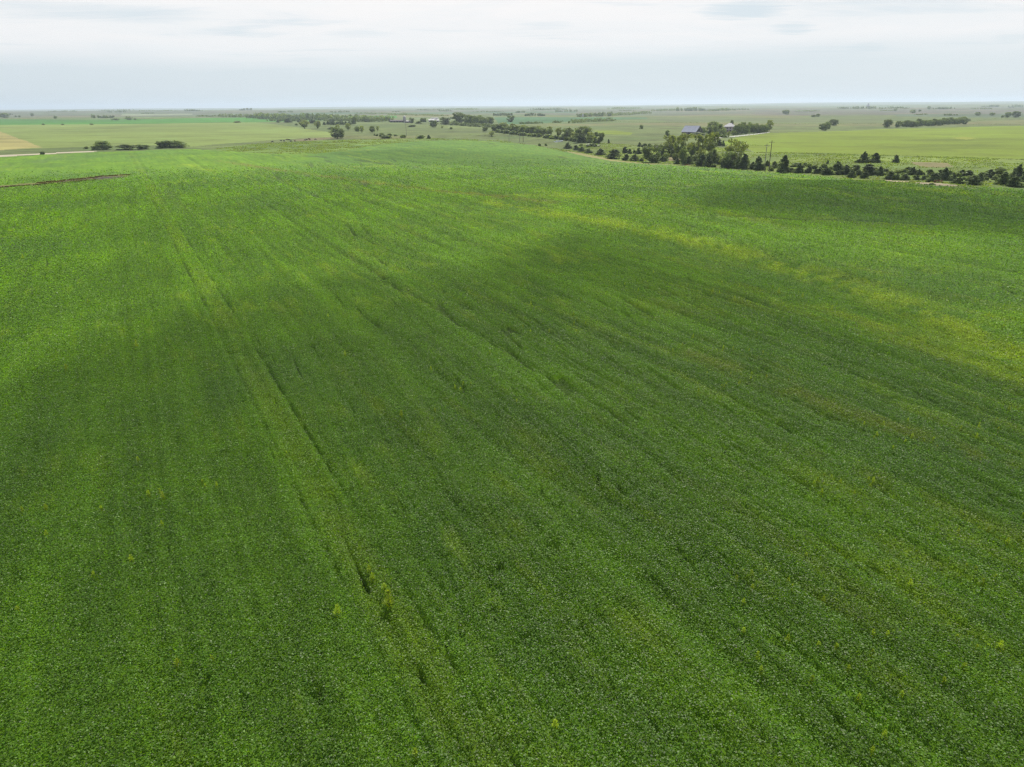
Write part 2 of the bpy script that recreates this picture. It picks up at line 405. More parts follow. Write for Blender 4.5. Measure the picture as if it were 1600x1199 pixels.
M['horn'] = plain('hoof_horn', (0.05, 0.045, 0.04), 0.6, 0, 2, 0.1)
M['rust'] = plain('rusty_painted_steel', (0.14, 0.045, 0.03), 0.8, 0, 3, 0.3, 0.2)
M['weed'] = leaf_mat('weed_leaf', (0.34, 0.46, 0.03), 0.42, 0.5, 0.25)

# ------------------------------------------------------------------ object helpers
def mesh_from(name, verts, faces, col=None, smooth=False, mats=()):
    """faces: (n,4) or (n,3) index array; col: per-face or per-vertex colours"""
    me = bpy.data.meshes.new(name)
    faces = np.asarray(faces, np.int32); verts = np.asarray(verts, np.float32)
    k = faces.shape[1]
    me.vertices.add(len(verts)); me.vertices.foreach_set('co', verts.ravel())
    me.loops.add(faces.size); me.loops.foreach_set('vertex_index', faces.ravel())
    me.polygons.add(len(faces))
    me.polygons.foreach_set('loop_start', np.arange(0, faces.size, k, dtype=np.int32))
    me.polygons.foreach_set('loop_total', np.full(len(faces), k, np.int32))
    me.update(calc_edges=True)
    if smooth: me.polygons.foreach_set('use_smooth', np.ones(len(faces), bool))
    if col is not None:
        dom = 'FACE' if len(col) == len(faces) and len(col) != len(verts) else 'POINT'
        a = me.attributes.new('Col', 'FLOAT_COLOR', dom)
        c4 = np.ones((len(col), 4), np.float32); c4[:, :3] = col
        a.data.foreach_set('color', c4.ravel())
    for q in mats: me.materials.append(q)
    return me
def link(name, me, parent=None, loc=None):
    o = bpy.data.objects.new(name, me); COL.objects.link(o)
    if parent: o.parent = parent
    if loc is not None: o.location = loc
    return o
def tag(o, label=None, cat=None, group=None, kind=None):
    if label: o['label'] = label
    if cat: o['category'] = cat
    if group: o['group'] = group
    if kind: o['kind'] = kind
    return o
class MB:
    """collects simple shapes into one mesh"""
    def __init__(s): s.v = []; s.f = []
    def add(s, vs, fs):
        n = len(s.v); s.v += [tuple(map(float, q)) for q in vs]; s.f += [tuple(i + n for i in q) for q in fs]; return s
    def box(s, x0, x1, y0, y1, z0, z1):
        return s.add([(x0,y0,z0),(x1,y0,z0),(x1,y1,z0),(x0,y1,z0),(x0,y0,z1),(x1,y0,z1),(x1,y1,z1),(x0,y1,z1)],
                     [(3,2,1,0),(4,5,6,7),(0,1,5,4),(1,2,6,5),(2,3,7,6),(3,0,4,7)])
    def tube(s, pts, rad, n=7, cap=True):
        pts = [Vector(q) for q in pts]; rings = []
        base = len(s.v)
        for i, q in enumerate(pts):
            t = (pts[min(i + 1, len(pts) - 1)] - pts[max(i - 1, 0)]).normalized()
            a = t.orthogonal().normalized(); b = t.cross(a)
            r = rad[i] if hasattr(rad, '__len__') else rad
            s.v += [tuple(q + (a * math.cos(2*math.pi*k/n) + b * math.sin(2*math.pi*k/n)) * r) for k in range(n)]
        for i in range(len(pts) - 1):
            for k in range(n):
                a0 = base + i*n + k; a1 = base + i*n + (k+1) % n
                s.f.append((a0, a1, a1 + n, a0 + n))
        if cap:
            s.f.append(tuple(base + k for k in range(n))[::-1]); s.f.append(tuple(base + (len(pts)-1)*n + k for k in range(n)))
        return s
    def lathe(s, prof, n=20, c=(0, 0)):
        base = len(s.v)
        for r, z in prof: s.v += [(c[0] + r*math.cos(2*math.pi*k/n), c[1] + r*math.sin(2*math.pi*k/n), z) for k in range(n)]
        for i in range(len(prof) - 1):
            for k in range(n):
                a0 = base + i*n + k; a1 = base + i*n + (k+1) % n
                s.f.append((a0, a1, a1 + n, a0 + n))
        s.f.append(tuple(base + k for k in range(n))[::-1]); s.f.append(tuple(base + (len(prof)-1)*n + k for k in range(n)))
        return s
    def build(s, name, m, parent=None, smooth=False):
        me = bpy.data.meshes.new(name); me.from_pydata(s.v, [], s.f); me.update()
        if m: me.materials.append(m)
        if smooth: me.polygons.foreach_set('use_smooth', [True] * len(me.polygons))
        return link(name, me, parent)
def empty(name, loc, rz=0):
    o = bpy.data.objects.new(name, None); COL.objects.link(o); o.location = loc; o.rotation_euler = (0, 0, rz)
    o.empty_display_size = 0.5; return o

# ------------------------------------------------------------------ regions of the ground
far_pts = ((-900.0, -700.0, 0), (900.0, -700.0, 0))
P_SOY = poly((900.0, 150.0, 0), (900.0, -700.0, 0), (-900.0, -700.0, 0), (-900.0, 200.0, 0), (-500, 266), (0, 246.5), (130, 239.5), (200, 237), (300, 233.5), (345, 236),
             (420, 241), (490, 241), (540, 236), (580, 228), (640, 222), (700, 220), (770, 222), (830, 227), (878, 237), (920, 245), (960, 251), (1050, 258.5),
             (1150, 266), (1260, 274.5), (1330, 281), (1400, 287.5), (1500, 293.5), (1600, 299), (1900, 318))
REG = [  # name, polygon, material, colour
    ('pasture', poly((-500, 175), (300, 173), (900, 171), (1500, 168), (2200, 165), (2200, 182), (1500, 180), (900, 180), (400, 181), (-500, 187)), 'pasture', (0.082, 0.088, 0.050)),
    ('ground', poly((1180, 173), (1600, 170.5), (2200, 168), (2200, 177), (1600, 180), (1180, 181)), 'pasture', (0.088, 0.082, 0.060)),
    ('crop_field', poly((420, 177), (900, 174.5), (900, 177), (420, 180)), 'field', (0.055, 0.100, 0.035)),
    ('hay_field', poly((190, 178.3), (300, 177.8), (300, 180.3), (190, 181)), 'field', (0.17, 0.20, 0.11)),
    ('crop_field', poly((1012, 184.5), (1380, 185), (1392, 192.5), (1050, 191.5)), 'field', (0.095, 0.118, 0.040)),
    ('crop_field', poly((1395, 178.5), (1700, 178), (1700, 183.5), (1540, 184), (1400, 182)), 'field', (0.070, 0.098, 0.048)),
    ('hay_field', poly((620, 184), (770, 184), (770, 187), (640, 187)), 'field', (0.110, 0.150, 0.050)),
    ('crop_field', poly((-600, 190), (0, 186.5), (150, 187.5), (400, 183.5), (620, 181), (620, 184.5), (400, 191.5), (200, 194), (0, 195.5), (-600, 199)), 'field', (0.045, 0.150, 0.012)),
    ('hay_field', poly((-600, 199), (0, 195.5), (200, 194), (400, 191.5), (440, 196), (520, 208), (532, 214), (470, 216), (400, 221), (300, 229), (200, 227), (130, 230), (65, 232), (0, 234), (-600, 252)), 'field', (0.145, 0.190, 0.042)),
    ('stubble_field', poly((-600, 204), (0, 206), (15, 211.5), (40, 220), (66, 230.5), (0, 235), (-600, 250)), 'field', (0.25, 0.225, 0.075)),
    ('grass_margin', poly((330, 233.5), (400, 225), (480, 221), (560, 218), (640, 217), (780, 219), (880, 234), (905, 239), (880, 238.5), (830, 228), (770, 223), (640, 223), (580, 229), (540, 237), (490, 242), (420, 242), (345, 237)), 'pasture', (0.095, 0.150, 0.022)),
    ('green_field', poly((772, 184), (850, 183), (1010, 183.5), (1012, 186), (960, 187.5), (900, 190), (815, 194.5), (780, 194)), 'field', (0.045, 0.115, 0.035)),
    ('meadow', poly((1120, 227), (1150, 215), (1200, 208), (1290, 206), (1380, 202), (1500, 199), (1600, 197), (2300, 190), (2300, 270), (1600, 249), (1300, 240), (1180, 238), (1160, 229)), 'field', (0.138, 0.188, 0.009)),
    ('meadow', poly((925, 204), (960, 204), (990, 208), (985, 211), (940, 210)), 'field', (0.138, 0.188, 0.009)),
    ('rough_grass', poly((880, 237), (920, 222), (1000, 228), (1100, 228), (1180, 238), (1300, 240), (1600, 249), (2300, 270), (2300, 350), (1600, 310), (1260, 285), (960, 252)), 'pasture', (0.112, 0.150, 0.026)),
    ('bare_soil', poly((1040, 245), (1068, 243), (1066, 251), (1046, 251)), 'bare', (0.16, 0.135, 0.065)),
    ('bare_soil', poly((1420, 253), (1480, 255), (1490, 261), (1450, 262), (1430, 258)), 'bare', (0.15, 0.135, 0.055)),
    ('bare_soil', poly((455, 219), (500, 215), (530, 215), (500, 219), (470, 221)), 'bare', (0.125, 0.112, 0.050)),
    ('bare_soil', poly((1485, 216), (1505, 214), (1530, 216), (1510, 218.5)), 'bare', (0.18, 0.20, 0.02)),
    ('dirt_track', poly((884, 236.5), (905, 239), (940, 246), (962, 250.5), (1000, 254.5), (1080, 258.8), (1080, 260), (1000, 256), (955, 252), (930, 247.8), (890, 239.5)), 'bare', (0.19, 0.185, 0.062)),
    ('dirt_track', poly((1382, 281.5), (1420, 283), (1460, 286), (1497, 290), (1490, 292), (1440, 288.5), (1388, 284.5)), 'bare', (0.24, 0.205, 0.13)),
    ('gravel_road', poly((-700, 262), (0, 243), (130, 236.6), (152, 235.8), (152, 237.2), (130, 238.2), (0, 245.3), (-700, 269)), 'bare', (0.34, 0.30, 0.22)),
    ('gravel_drive', poly((1118, 214.8), (1150, 212.4), (1180, 209.5), (1203, 206.3), (1203, 207.2), (1170, 211.6), (1150, 213.6), (1118, 216.2)), 'bare', (0.36, 0.35, 0.32)),
    ('pond', poly((865, 221.3), (869, 219.6), (878, 219.9), (880, 221), (875, 222.3), (868, 222.5)), 'water', (0.2, 0.2, 0.2)),
    ('eroded_bank', poly((-400, 309), (0, 290.5), (60, 285), (110, 280.5), (150, 276), (180, 273.5), (207, 272.5), (198, 277), (165, 281.5), (140, 283.2), (110, 286), (60, 290.5), (0, 296), (-400, 314)), 'bare', (0.085, 0.078, 0.032)),
]
P_DARKBANK = poly((140, 280), (165, 276.5), (195, 275), (190, 278), (160, 280.5))

# ------------------------------------------------------------------ ground mesh: one polar sheet, cut along the field edges
def build_ground():
    rings = np.concatenate([[0.5, 5, 10], np.geomspace(15, 24000, 660)])
    az_f = np.linspace(R(-57), R(57), 1330)
    az_b = np.linspace(R(57), R(303), 90)[1:-1]
    az = np.concatenate([az_f, az_b])
    nr, na = len(rings), len(az)
    A, Rr = np.meshgrid(az, rings)
    X = (Rr * np.sin(A)).ravel(); Y = (Rr * np.cos(A)).ravel()
    Z = H(X, Y)
    i = np.arange(nr - 1)[:, None]; j = np.arange(na)[None, :]
    j1 = (j + 1) % na
    f = np.stack([i*na + j, i*na + j1, (i+1)*na + j1, (i+1)*na + j], -1).reshape(-1, 4)
    f = f[:, ::-1]
    cx = X[f].mean(1); cy = Y[f].mean(1)
    lab = np.zeros(len(f), np.int32)
    jit = (vn(cx / 3, cy / 3, 200) - 0.5) * 2.2 * sstep(100, 400, np.hypot(cx, cy)); jit2 = (vn(cx / 3, cy / 3, 201) - 0.5) * 2.2 * sstep(100, 400, np.hypot(cx, cy))
    order = [(k + 2, r) for k, r in enumerate(REG)]
    for k, r in order:
        if r[0] in ('pasture', 'ground', 'crop_field', 'hay_field', 'grass_margin', 'green_field', 'meadow', 'rough_grass', 'stubble_field'):
            lab[inside(r[1], cx + jit, cy + jit2)] = k
    lab[inside(P_SOY, cx + jit, cy + jit2)] = 1
    for k, r in order:
        if r[0] in ('bare_soil', 'dirt_track', 'gravel_road', 'gravel_drive', 'pond', 'eroded_bank'):
            lab[inside(r[1], cx + jit * 0.4, cy + jit2 * 0.4)] = k
    # canopy height on the soybean vertices that touch no other ground
    notsoy = np.zeros(len(X), bool); notsoy[f[lab != 1].ravel()] = True
    soyv = ~notsoy
    col = np.zeros((len(X), 3))
    d = np.hypot(X, Y)
    c, g, h = soy(X[soyv], Y[soyv])
    lift = h - 0.50
    far = sstep(330, 600, d[soyv]); lift = lift * (1 - far) + (h - 0.05) * far
    Z2 = Z.copy(); Z2[soyv] += lift
    csoy, _, _ = soy(X[notsoy], Y[notsoy])
    cs = np.zeros((len(X), 3)); cs[soyv] = c; cs[notsoy] = csoy
    names = {}
    groups = {1: ('soybean_field', 'soy', None), 0: ('ground', 'pasture', (0.090, 0.116, 0.032))}
    for k, r in order: groups[k] = (r[0], r[2], r[3])
    merged = {}
    for k, (nm, mk, cc) in groups.items(): merged.setdefault((nm, mk), []).append((k, cc))
    n1 = fbm(X / 300, Y / 300, 4, 301); n2 = fbm(X / 60, Y / 30, 3, 303); n3 = fbm(X / 14, Y / 9, 3, 305)
    for (nm, mk), ks in merged.items():
        sel = np.isin(lab, [k for k, _ in ks])
        if not sel.any(): continue
        ff = f[sel]; lf = lab[sel]
        used, inv = np.unique(ff.ravel(), return_inverse=True)
        ff2 = inv.reshape(ff.shape)
        V = np.stack([X[used], Y[used], (Z2 if nm == 'soybean_field' else Z)[used]], 1)
        if nm == 'soybean_field': vc = cs[used] * 0.86
        else:
            vc = np.zeros((len(used), 3))
            for k, cc in ks:
                vi = np.unique(ff2[lf == k].ravel()); vc[vi] = np.array(cc)
            m1 = n1[used][:, None]; m2 = n2[used][:, None]; m3 = n3[used][:, None]
            if mk == 'pasture':
                vc = vc * (1 + (m2 - 0.5) * 1.0) * (1 + (m3 - 0.5) * 0.9)
                tan = np.array([0.17, 0.145, 0.06])[None]; gr = np.array([0.095, 0.155, 0.04])[None]
                kt = sstep(0.52, 0.72, m1) * 0.55; vc = vc * (1 - kt) + tan * kt
                kg = sstep(0.50, 0.72, 1 - m1 * 0.5 - m2 * 0.5) * 0.6; vc = vc * (1 - kg) + gr * kg
                kk = sstep(0.58, 0.70, m3) * 0.35; vc = vc * (1 - kk) + gr * 0.7 * kk
            elif mk == 'field':
                vc = vc * (1 + (m2 - 0.5) * 0.75) * (1 + (m1 - 0.5) * 0.6) * (1 + (m3 - 0.5) * 0.4)
                kt = sstep(0.5, 0.75, m2 * 0.6 + m3 * 0.4) * 0.4
                vc = vc * (1 - kt) + vc * np.array([0.55, 0.75, 0.8])[None] * kt
            if nm == 'eroded_bank':
                vx, vy = X[used], Y[used]
                kt = sstep(0.45, 0.6, n3[used])[:, None]
                vc = vc * (1 - kt) + np.array([0.14, 0.15, 0.03])[None] * kt
                b = inside(P_DARKBANK, vx, vy); vc[b] = (0.055, 0.045, 0.032)
        if nm == 'pond': V[:, 2] = V[:, 2].mean()
        me = mesh_from(nm, V, ff2, vc, smooth=True, mats=[M[mk]])
        o = link(nm, me); tag(o, kind='structure')
build_ground()

# ------------------------------------------------------------------ soybean leaves
rng = np.random.default_rng(11)
def kites(c, size, az, tilt, elong=1.0, col=None):
    """kite-shaped leaflets: centre, length, heading and tilt"""
    n = len(c)
    nrm = np.stack([np.sin(tilt) * np.cos(az), np.sin(tilt) * np.sin(az), np.cos(tilt)], 1)
    ph = rng.uniform(0, 2 * np.pi, n)
    a0 = np.stack([np.cos(ph), np.sin(ph), np.zeros(n)], 1)
    a = a0 - nrm * (a0 * nrm).sum(1)[:, None]; a /= np.linalg.norm(a, axis=1)[:, None] + 1e-9
    b = np.cross(nrm, a)
    L_ = (size * 0.62 * elong)[:, None]; Wd = (size * 0.44)[:, None]
    v = np.stack([c - a * L_, c - a * L_ * 0.1 + b * Wd, c + a * L_, c - a * L_ * 0.1 - b * Wd], 1)
    return v.reshape(-1, 3), np.arange(n * 4).reshape(n, 4)
def build_leaves():
    SEC = R(49)
    r = np.geomspace(17, 470, 4000); rm = 0.5 * (r[1:] + r[:-1]); dr = np.diff(r)
    def size_of(d): return np.maximum(0.104, 0.00128 * d)
    cov = 1.22 - 0.42 * sstep(50, 160, rm); cov = cov * (1 - sstep(240, 470, rm))
    dens = cov / (size_of(rm) ** 2 * 0.55)
    cnt = dens * rm * dr * 2 * SEC
    cum = np.cumsum(cnt); n = int(cum[-1])
    print('soy leaflets', n)
    q = np.interp(rng.uniform(0, cum[-1], n), np.concatenate([[0], cum]), r)
    a = rng.uniform(-SEC, SEC, n)
    x = q * np.sin(a); y = q * np.cos(a)
    k = inside(P_SOY, x, y)
    for rg in REG:
        if rg[0] in ('bare_soil', 'dirt_track', 'gravel_road', 'eroded_bank'): k &= ~inside(rg[1], x, y)
    x, y, q = x[k], y[k], q[k]
    col, gap, h = soy(x, y)
    k = rng.uniform(0, 1, len(x)) > gap * 0.80
    x, y, q, col, h = x[k], y[k], q[k], col[k], h[k]
    n = len(x)
    s = size_of(q) * rng.uniform(0.7, 1.3, n)
    z = H(x, y) + h - rng.uniform(0, 1, n) ** 1.6 * (0.20 + 0.6 * s)
    tilt = np.abs(rng.normal(0.0, 0.62, n)) + 0.05
    az = rng.uniform(0, 2 * np.pi, n)
    v, f = kites(np.stack([x, y, z], 1), s, az, tilt)
    jit = rng.normal(1.0, 0.28, n).clip(0.4, 1.9)[:, None] * (1 + rng.normal(0, 0.05, (n, 3)))
    me = mesh_from('soybean_plants', v, f, col * jit, mats=[M['leaf'], M['leaf_far']])
    me.polygons.foreach_set('material_index', (q + rng.normal(0, 20, n) > 110).astype(np.int32))
    o = link('soybean_plants', me)
    tag(o, 'dense green soybean canopy of small leaves covering the near field in rows', 'soybean plants', kind='stuff')
build_leaves()

def build_tufts():
    for P, n, sz, nm in ((REG_P('rough_grass'), 60000, 0.40, 'grass_tufts'), (REG_P('grass_margin'), 16000, 0.50, 'grass_tufts')):
        x0, x1 = max(P[:, 0].min(), -600), min(P[:, 0].max(), 620); y0, y1 = max(P[:, 1].min(), 150), min(P[:, 1].max(), 1200)
        x = rng.uniform(x0, x1, n * 3); y = rng.uniform(y0, y1, n * 3)
        k = inside(P, x, y) & ~inside(P_SOY, x, y) & (vn(x / 7, y / 7, 501) * .6 + .4 * vn(x / 25, y / 25, 502) > 0.45)
        for rg in REG:
            if rg[2] in ('bare', 'water'): k &= ~inside(rg[1], x, y)
        x, y = x[k][:n], y[k][:n]; m_ = len(x)
        s_ = sz * rng.uniform(.6, 1.6, m_)
        v, f = kites(np.stack([x, y, H(x, y) + s_ * .35], 1), s_, rng.uniform(0, 6.283, m_), rng.uniform(.5, 1.4, m_))
        t_ = fbm(x / 12, y / 12, 3, 503)[:, None]; u_ = rng.uniform(0, 1, m_)[:, None]
        c = np.array([0.105, 0.165, 0.022]) * (1 - u_) + np.array([0.175, 0.225, 0.032]) * u_
        b_ = sstep(.5, .68, t_); c = c * (1 - b_ * .7) + np.array([0.130, 0.140, 0.045]) * b_ * .7
        o = link(nm, mesh_from(nm, v, f, c, mats=[M['leaf_far']])); tag(o, 'uneven tufts of rough green and brown grass beyond the soybean edge', 'grass', kind='stuff')
def REG_P(n): return [r[1] for r in REG if r[0] == n][0]
build_tufts()

# ------------------------------------------------------------------ cloud banks above the frame, whose shadows cross the field
def build_clouds():
    ZC = 420.0
    off = SUN_DIR[:2] / SUN_DIR[2] * ZC
    banks = [
        (poly((-120.0, 40.0, 0), (-60, 640), (100, 585), (250, 500), (420, 456), (640, 438), (760, 420), (850, 388), (905, 355), (1000, 366), (1150, 396), (1300, 432), (1420, 478), (1500, 524), (1640, 566), (1850, 640), (120.0, 20.0, 0), (0.0, -30.0, 0)), 7.5, 1.0, 401),
        (poly((1040, 302), (1120, 290), (1300, 283), (1450, 290), (1600, 303), (1950, 330), (1950, 420), (1600, 362), (1400, 350), (1220, 342), (1080, 322)), 12.0, 0.9, 402),
        (poly((520, 240), (640, 234), (800, 238), (900, 250), (860, 262), (700, 258), (560, 252)), 18.0, 0.45, 403),
    ]
    mt = mat('cloud_vapour'); t = mt.node_tree
    o = t.nodes.new('ShaderNodeOutputMaterial'); pv = t.nodes.new('ShaderNodeVolumePrincipled')
    pv.inputs['Density'].default_value = 0.0105; pv.inputs['Color'].default_value = (0.93, 0.94, 0.96, 1)
    t.links.new(pv.outputs[0], o.inputs['Volume'])
    for P, soft, amp, seed in banks:
        x0, x1 = P[:, 0].min() - 40, P[:, 0].max() + 40; y0, y1 = P[:, 1].min() - 40, P[:, 1].max() + 40
        st = 3.0 if soft < 10 else 6.0
        gx = np.arange(x0, x1, st); gy = np.arange(y0, y1, st)
        X, Y = np.meshgrid(gx, gy)
        ins = inside(P, X.ravel(), Y.ravel()).reshape(X.shape)
        dd = seg_dist(X, Y, [tuple(q) for q in P] + [tuple(P[0])])
        sdist = np.where(ins, dd, -dd) + (fbm(X / 30, Y / 30, 3, seed) - 0.5) * soft * 1.6
        T = sstep(-soft, soft * 1.1, sdist) * amp * (0.72 + 0.5 * fbm(X / 45, Y / 45, 3, seed + 5))
        if seed == 401:   # the bank thins out over the nearest ground
            T = T * (0.72 + 0.28 * sstep(42, 95, Y + 0.2 * X))
        th = T * 60.0
        th[th < 0.6] = 0
        ny, nx = X.shape
        idx = np.arange(nx * ny).reshape(ny, nx)
        top = np.stack([X.ravel() + off[0], Y.ravel() + off[1], (ZC + th * 0.75).ravel()], 1)
        bot = np.stack([X.ravel() + off[0], Y.ravel() + off[1], (ZC - th * 0.25).ravel()], 1)
        f = np.stack([idx[:-1, :-1], idx[:-1, 1:], idx[1:, 1:], idx[1:, :-1]], -1).reshape(-1, 4)
        keep = (th.ravel()[f] > 0).any(1); f = f[keep]
        zero = th.ravel() <= 0
        bidx = np.where(zero, np.arange(nx * ny), np.arange(nx * ny) + nx * ny)
        V = np.concatenate([top, bot]); F2 = np.concatenate([f, bidx[f][:, ::-1]])
        used, inv = np.unique(F2.ravel(), return_inverse=True)
        me = mesh_from('cloud', V[used], inv.reshape(F2.shape), smooth=True, mats=[mt])
        ob = link('cloud', me); tag(ob, kind='structure')
build_clouds()

# ------------------------------------------------------------------ trees and shrubs
def clump_leaves(rs, cen, rad, n, size, flat_=0.9, upward=0.0):
    """leaf kites scattered over the shells of many small clumps"""
    k = rs.integers(0, len(cen), n)
    dv = rs.normal(0, 1, (n, 3)); dv /= np.linalg.norm(dv, axis=1)[:, None]
    rr = rad[k] * rs.uniform(0.45, 1.12, n) ** 0.7
    p = cen[k] + dv * rr[:, None] * np.array([1, 1, flat_])
    nv = dv + rs.normal(0, 0.6, (n, 3)); nv[:, 2] += upward; nv /= np.linalg.norm(nv, axis=1)[:, None]
    a = np.cross(nv, rs.normal(0, 1, (n, 3))); a /= np.linalg.norm(a, axis=1)[:, None] + 1e-9
    b = np.cross(nv, a)
    sz = (size * rs.uniform(0.6, 1.35, n))[:, None]
    v = np.stack([p - a * sz * .6, p - a * sz * .1 + b * sz * .42, p + a * sz * .6, p - a * sz * .1 - b * sz * .42], 1)
    tone = rs.uniform(0.72, 1.3, len(cen))[k] * rs.normal(1, 0.14, n).clip(0.6, 1.5)
    col = np.ones((n, 3)) * tone[:, None]; col[:, 0] *= rs.normal(1, 0.07, n)
    return v.reshape(-1, 3), np.arange(4 * n).reshape(n, 4), col
def crown_shape(kind, rs):
    if kind == 'cottonwood':
        n = 46; z = rs.uniform(0.22, 0.93, n); w = np.sqrt(np.clip(1 - ((z - 0.64) / 0.42) ** 2, 0.05, 1)) * 0.42
        a = rs.uniform(0, 6.283, n); r = w * np.sqrt(rs.uniform(0, 1, n))
        return np.stack([r * np.cos(a), r * np.sin(a), z], 1), rs.uniform(0.07, 0.145, n)
    if kind == 'broad':
        n = 60; z = rs.uniform(0.10, 0.90, n); w = np.sqrt(np.clip(1 - ((z - 0.50) / 0.50) ** 2, 0.05, 1)) * 0.42
        a = rs.uniform(0, 6.283, n); r = w * np.sqrt(rs.uniform(0, 1, n))
        return np.stack([r * np.cos(a), r * np.sin(a), z], 1), rs.uniform(0.09, 0.15, n)
    if kind == 'cedar':
        n = 80; z = rs.uniform(0.02, 0.95, n) ** 1.1; w = (1 - z) ** rs.choice([0.45, 0.6, 0.75]) * 0.42 * np.minimum(1, 0.75 + z * 1.5)
        a = rs.uniform(0, 6.283, n); r = w * rs.uniform(0.2, 1.0, n)
        return np.stack([r * np.cos(a), r * np.sin(a), z], 1), (0.045 + 0.075 * (1 - z)) * rs.uniform(0.75, 1.25, n)
    if kind == 'shrub':
        n = 46; z = rs.uniform(0.0, 0.84, n); w = np.sqrt(np.clip(1 - (z / 0.98) ** 2, 0.02, 1)) * 0.42
        a = rs.uniform(0, 6.283, n); r = w * np.sqrt(rs.uniform(0, 1, n))
        return np.stack([r * np.cos(a), r * np.sin(a), z], 1), rs.uniform(0.10, 0.17, n)
KINDMAT = {'cottonwood': 'crown_light', 'broad': 'crown_dark', 'cedar': 'crown_cedar', 'shrub': 'crown_dark'}
NAME = {'cottonwood': 'cottonwood_tree', 'broad': 'broadleaf_tree', 'cedar': 'cedar_tree', 'shrub': 'shrub'}
PROTO = {}
def trunk_mb(kind, rs, cen):
    mb = MB()
    top = {'cottonwood': 0.62, 'broad': 0.5, 'cedar': 0.7, 'shrub': 0.3}[kind]
    r0 = {'cottonwood': 0.034, 'broad': 0.034, 'cedar': 0.026, 'shrub': 0.02}[kind]
    bx, by = rs.normal(0, 0.02, 2)
    mb.tube([(0, 0, -0.04), (bx * .4, by * .4, top * .35), (bx, by, top * .7), (bx * 1.4, by * 1.4, top)], [r0 * 1.25, r0, r0 * .65, r0 * .3], 6)
    far_ = [c for c in cen if math.hypot(c[0], c[1]) > 0.12][: (9 if kind != 'cedar' else 4)]
    for c in far_:
        z0 = min(top * 0.9, max(top * .25, c[2] * 0.55))
        mb.tube([(bx * z0 / top, by * z0 / top, z0), (c[0] * .5, c[1] * .5, z0 * .4 + c[2] * .6), (c[0], c[1], c[2])], [r0 * .45, r0 * .28, r0 * .08], 5)
    return mb
def protos(kind):
    if kind in PROTO: return PROTO[kind]
    out = []
    for v in range(4):
        rs = np.random.default_rng(sum(map(ord, kind)) * 7 + v)
        cen, rad = crown_shape(kind, rs)
        n = {'cottonwood': 4200, 'broad': 5600, 'cedar': 5200, 'shrub': 3000}[kind]
        size = {'cottonwood': 0.042, 'broad': 0.042, 'cedar': 0.040, 'shrub': 0.065}[kind]
        V, F, C_ = clump_leaves(rs, cen, rad, n, size, upward=0.3 if kind == 'cedar' else 0.1)
        V[:, 2] = np.maximum(V[:, 2], 0.0)
        s_ = 1.0 / V[:, 2].max(); V[:, 2] *= s_
        w_ = 1.0 / (np.percentile(V[:, 0], 99.3) - np.percentile(V[:, 0], 0.7)); V[:, :2] *= w_
        crown = mesh_from('crown', V, F, C_, mats=[M[KINDMAT[kind]]])
        cen2 = cen * np.array([w_, w_, s_])
        mb = trunk_mb(kind, rs, cen2)
        trunk = bpy.data.meshes.new('trunk'); trunk.from_pydata(mb.v, [], mb.f); trunk.materials.append(M['bark'])
        # light version for distant copies: crown and trunk in one small mesh
        V2, F2, C2 = clump_leaves(rs, cen2, rad * w_, 620, size * w_ * 2.2)
        V2[:, 2] = np.maximum(V2[:, 2], 0.0)
        nv = len(V2); r0 = 0.03
        tv = np.array([[r0 * math.cos(a), r0 * math.sin(a), z] for z in (-0.03, 0.85) for a in (0, 1.57, 3.14, 4.71)])
        tf = np.array([[k, (k + 1) % 4, (k + 1) % 4 + 4, k + 4] for k in range(4)]) + nv
        small = mesh_from('tree_far', np.concatenate([V2, tv]), np.concatenate([F2, tf]),
                          np.concatenate([C2, np.ones((4, 3)) * .6]), mats=[M[KINDMAT[kind]], M['bark']])
        mi = np.zeros(len(F2) + 4, np.int32); mi[-4:] = 1; small.polygons.foreach_set('material_index', mi)
        out.append((crown, trunk, small))
    PROTO[kind] = out
    return out
_rt = random.Random(5)
def tree(kind, px, py, hpx, wpx, label, group=None, name=None, far=False):
    p = at(px, py); k = px_m(p)
    h = hpx * k * 1.06; w = max(wpx * k, 0.4 * h if kind != 'cedar' else 0.3 * h)
    cr, tr, sm = protos(kind)[_rt.randrange(4)]
    if far or hpx < 6:
        o = link(name or NAME[kind], sm)
    else:
        o = empty(name or NAME[kind], (0, 0, 0)); link('crown', cr, o); link('trunk', tr, o)
    o.location = (p[0], p[1], p[2] - 0.1); o.rotation_euler = (0, 0, _rt.uniform(0, 6.28)); o.scale = (w, w, h)
    tag(o, label, 'shrub' if (name == 'shrub' or (kind == 'shrub' and not name)) else 'tree', group)
    return o
B_, C_, D_, E_ = 'cottonwood', 'broad', 'cedar', 'shrub'
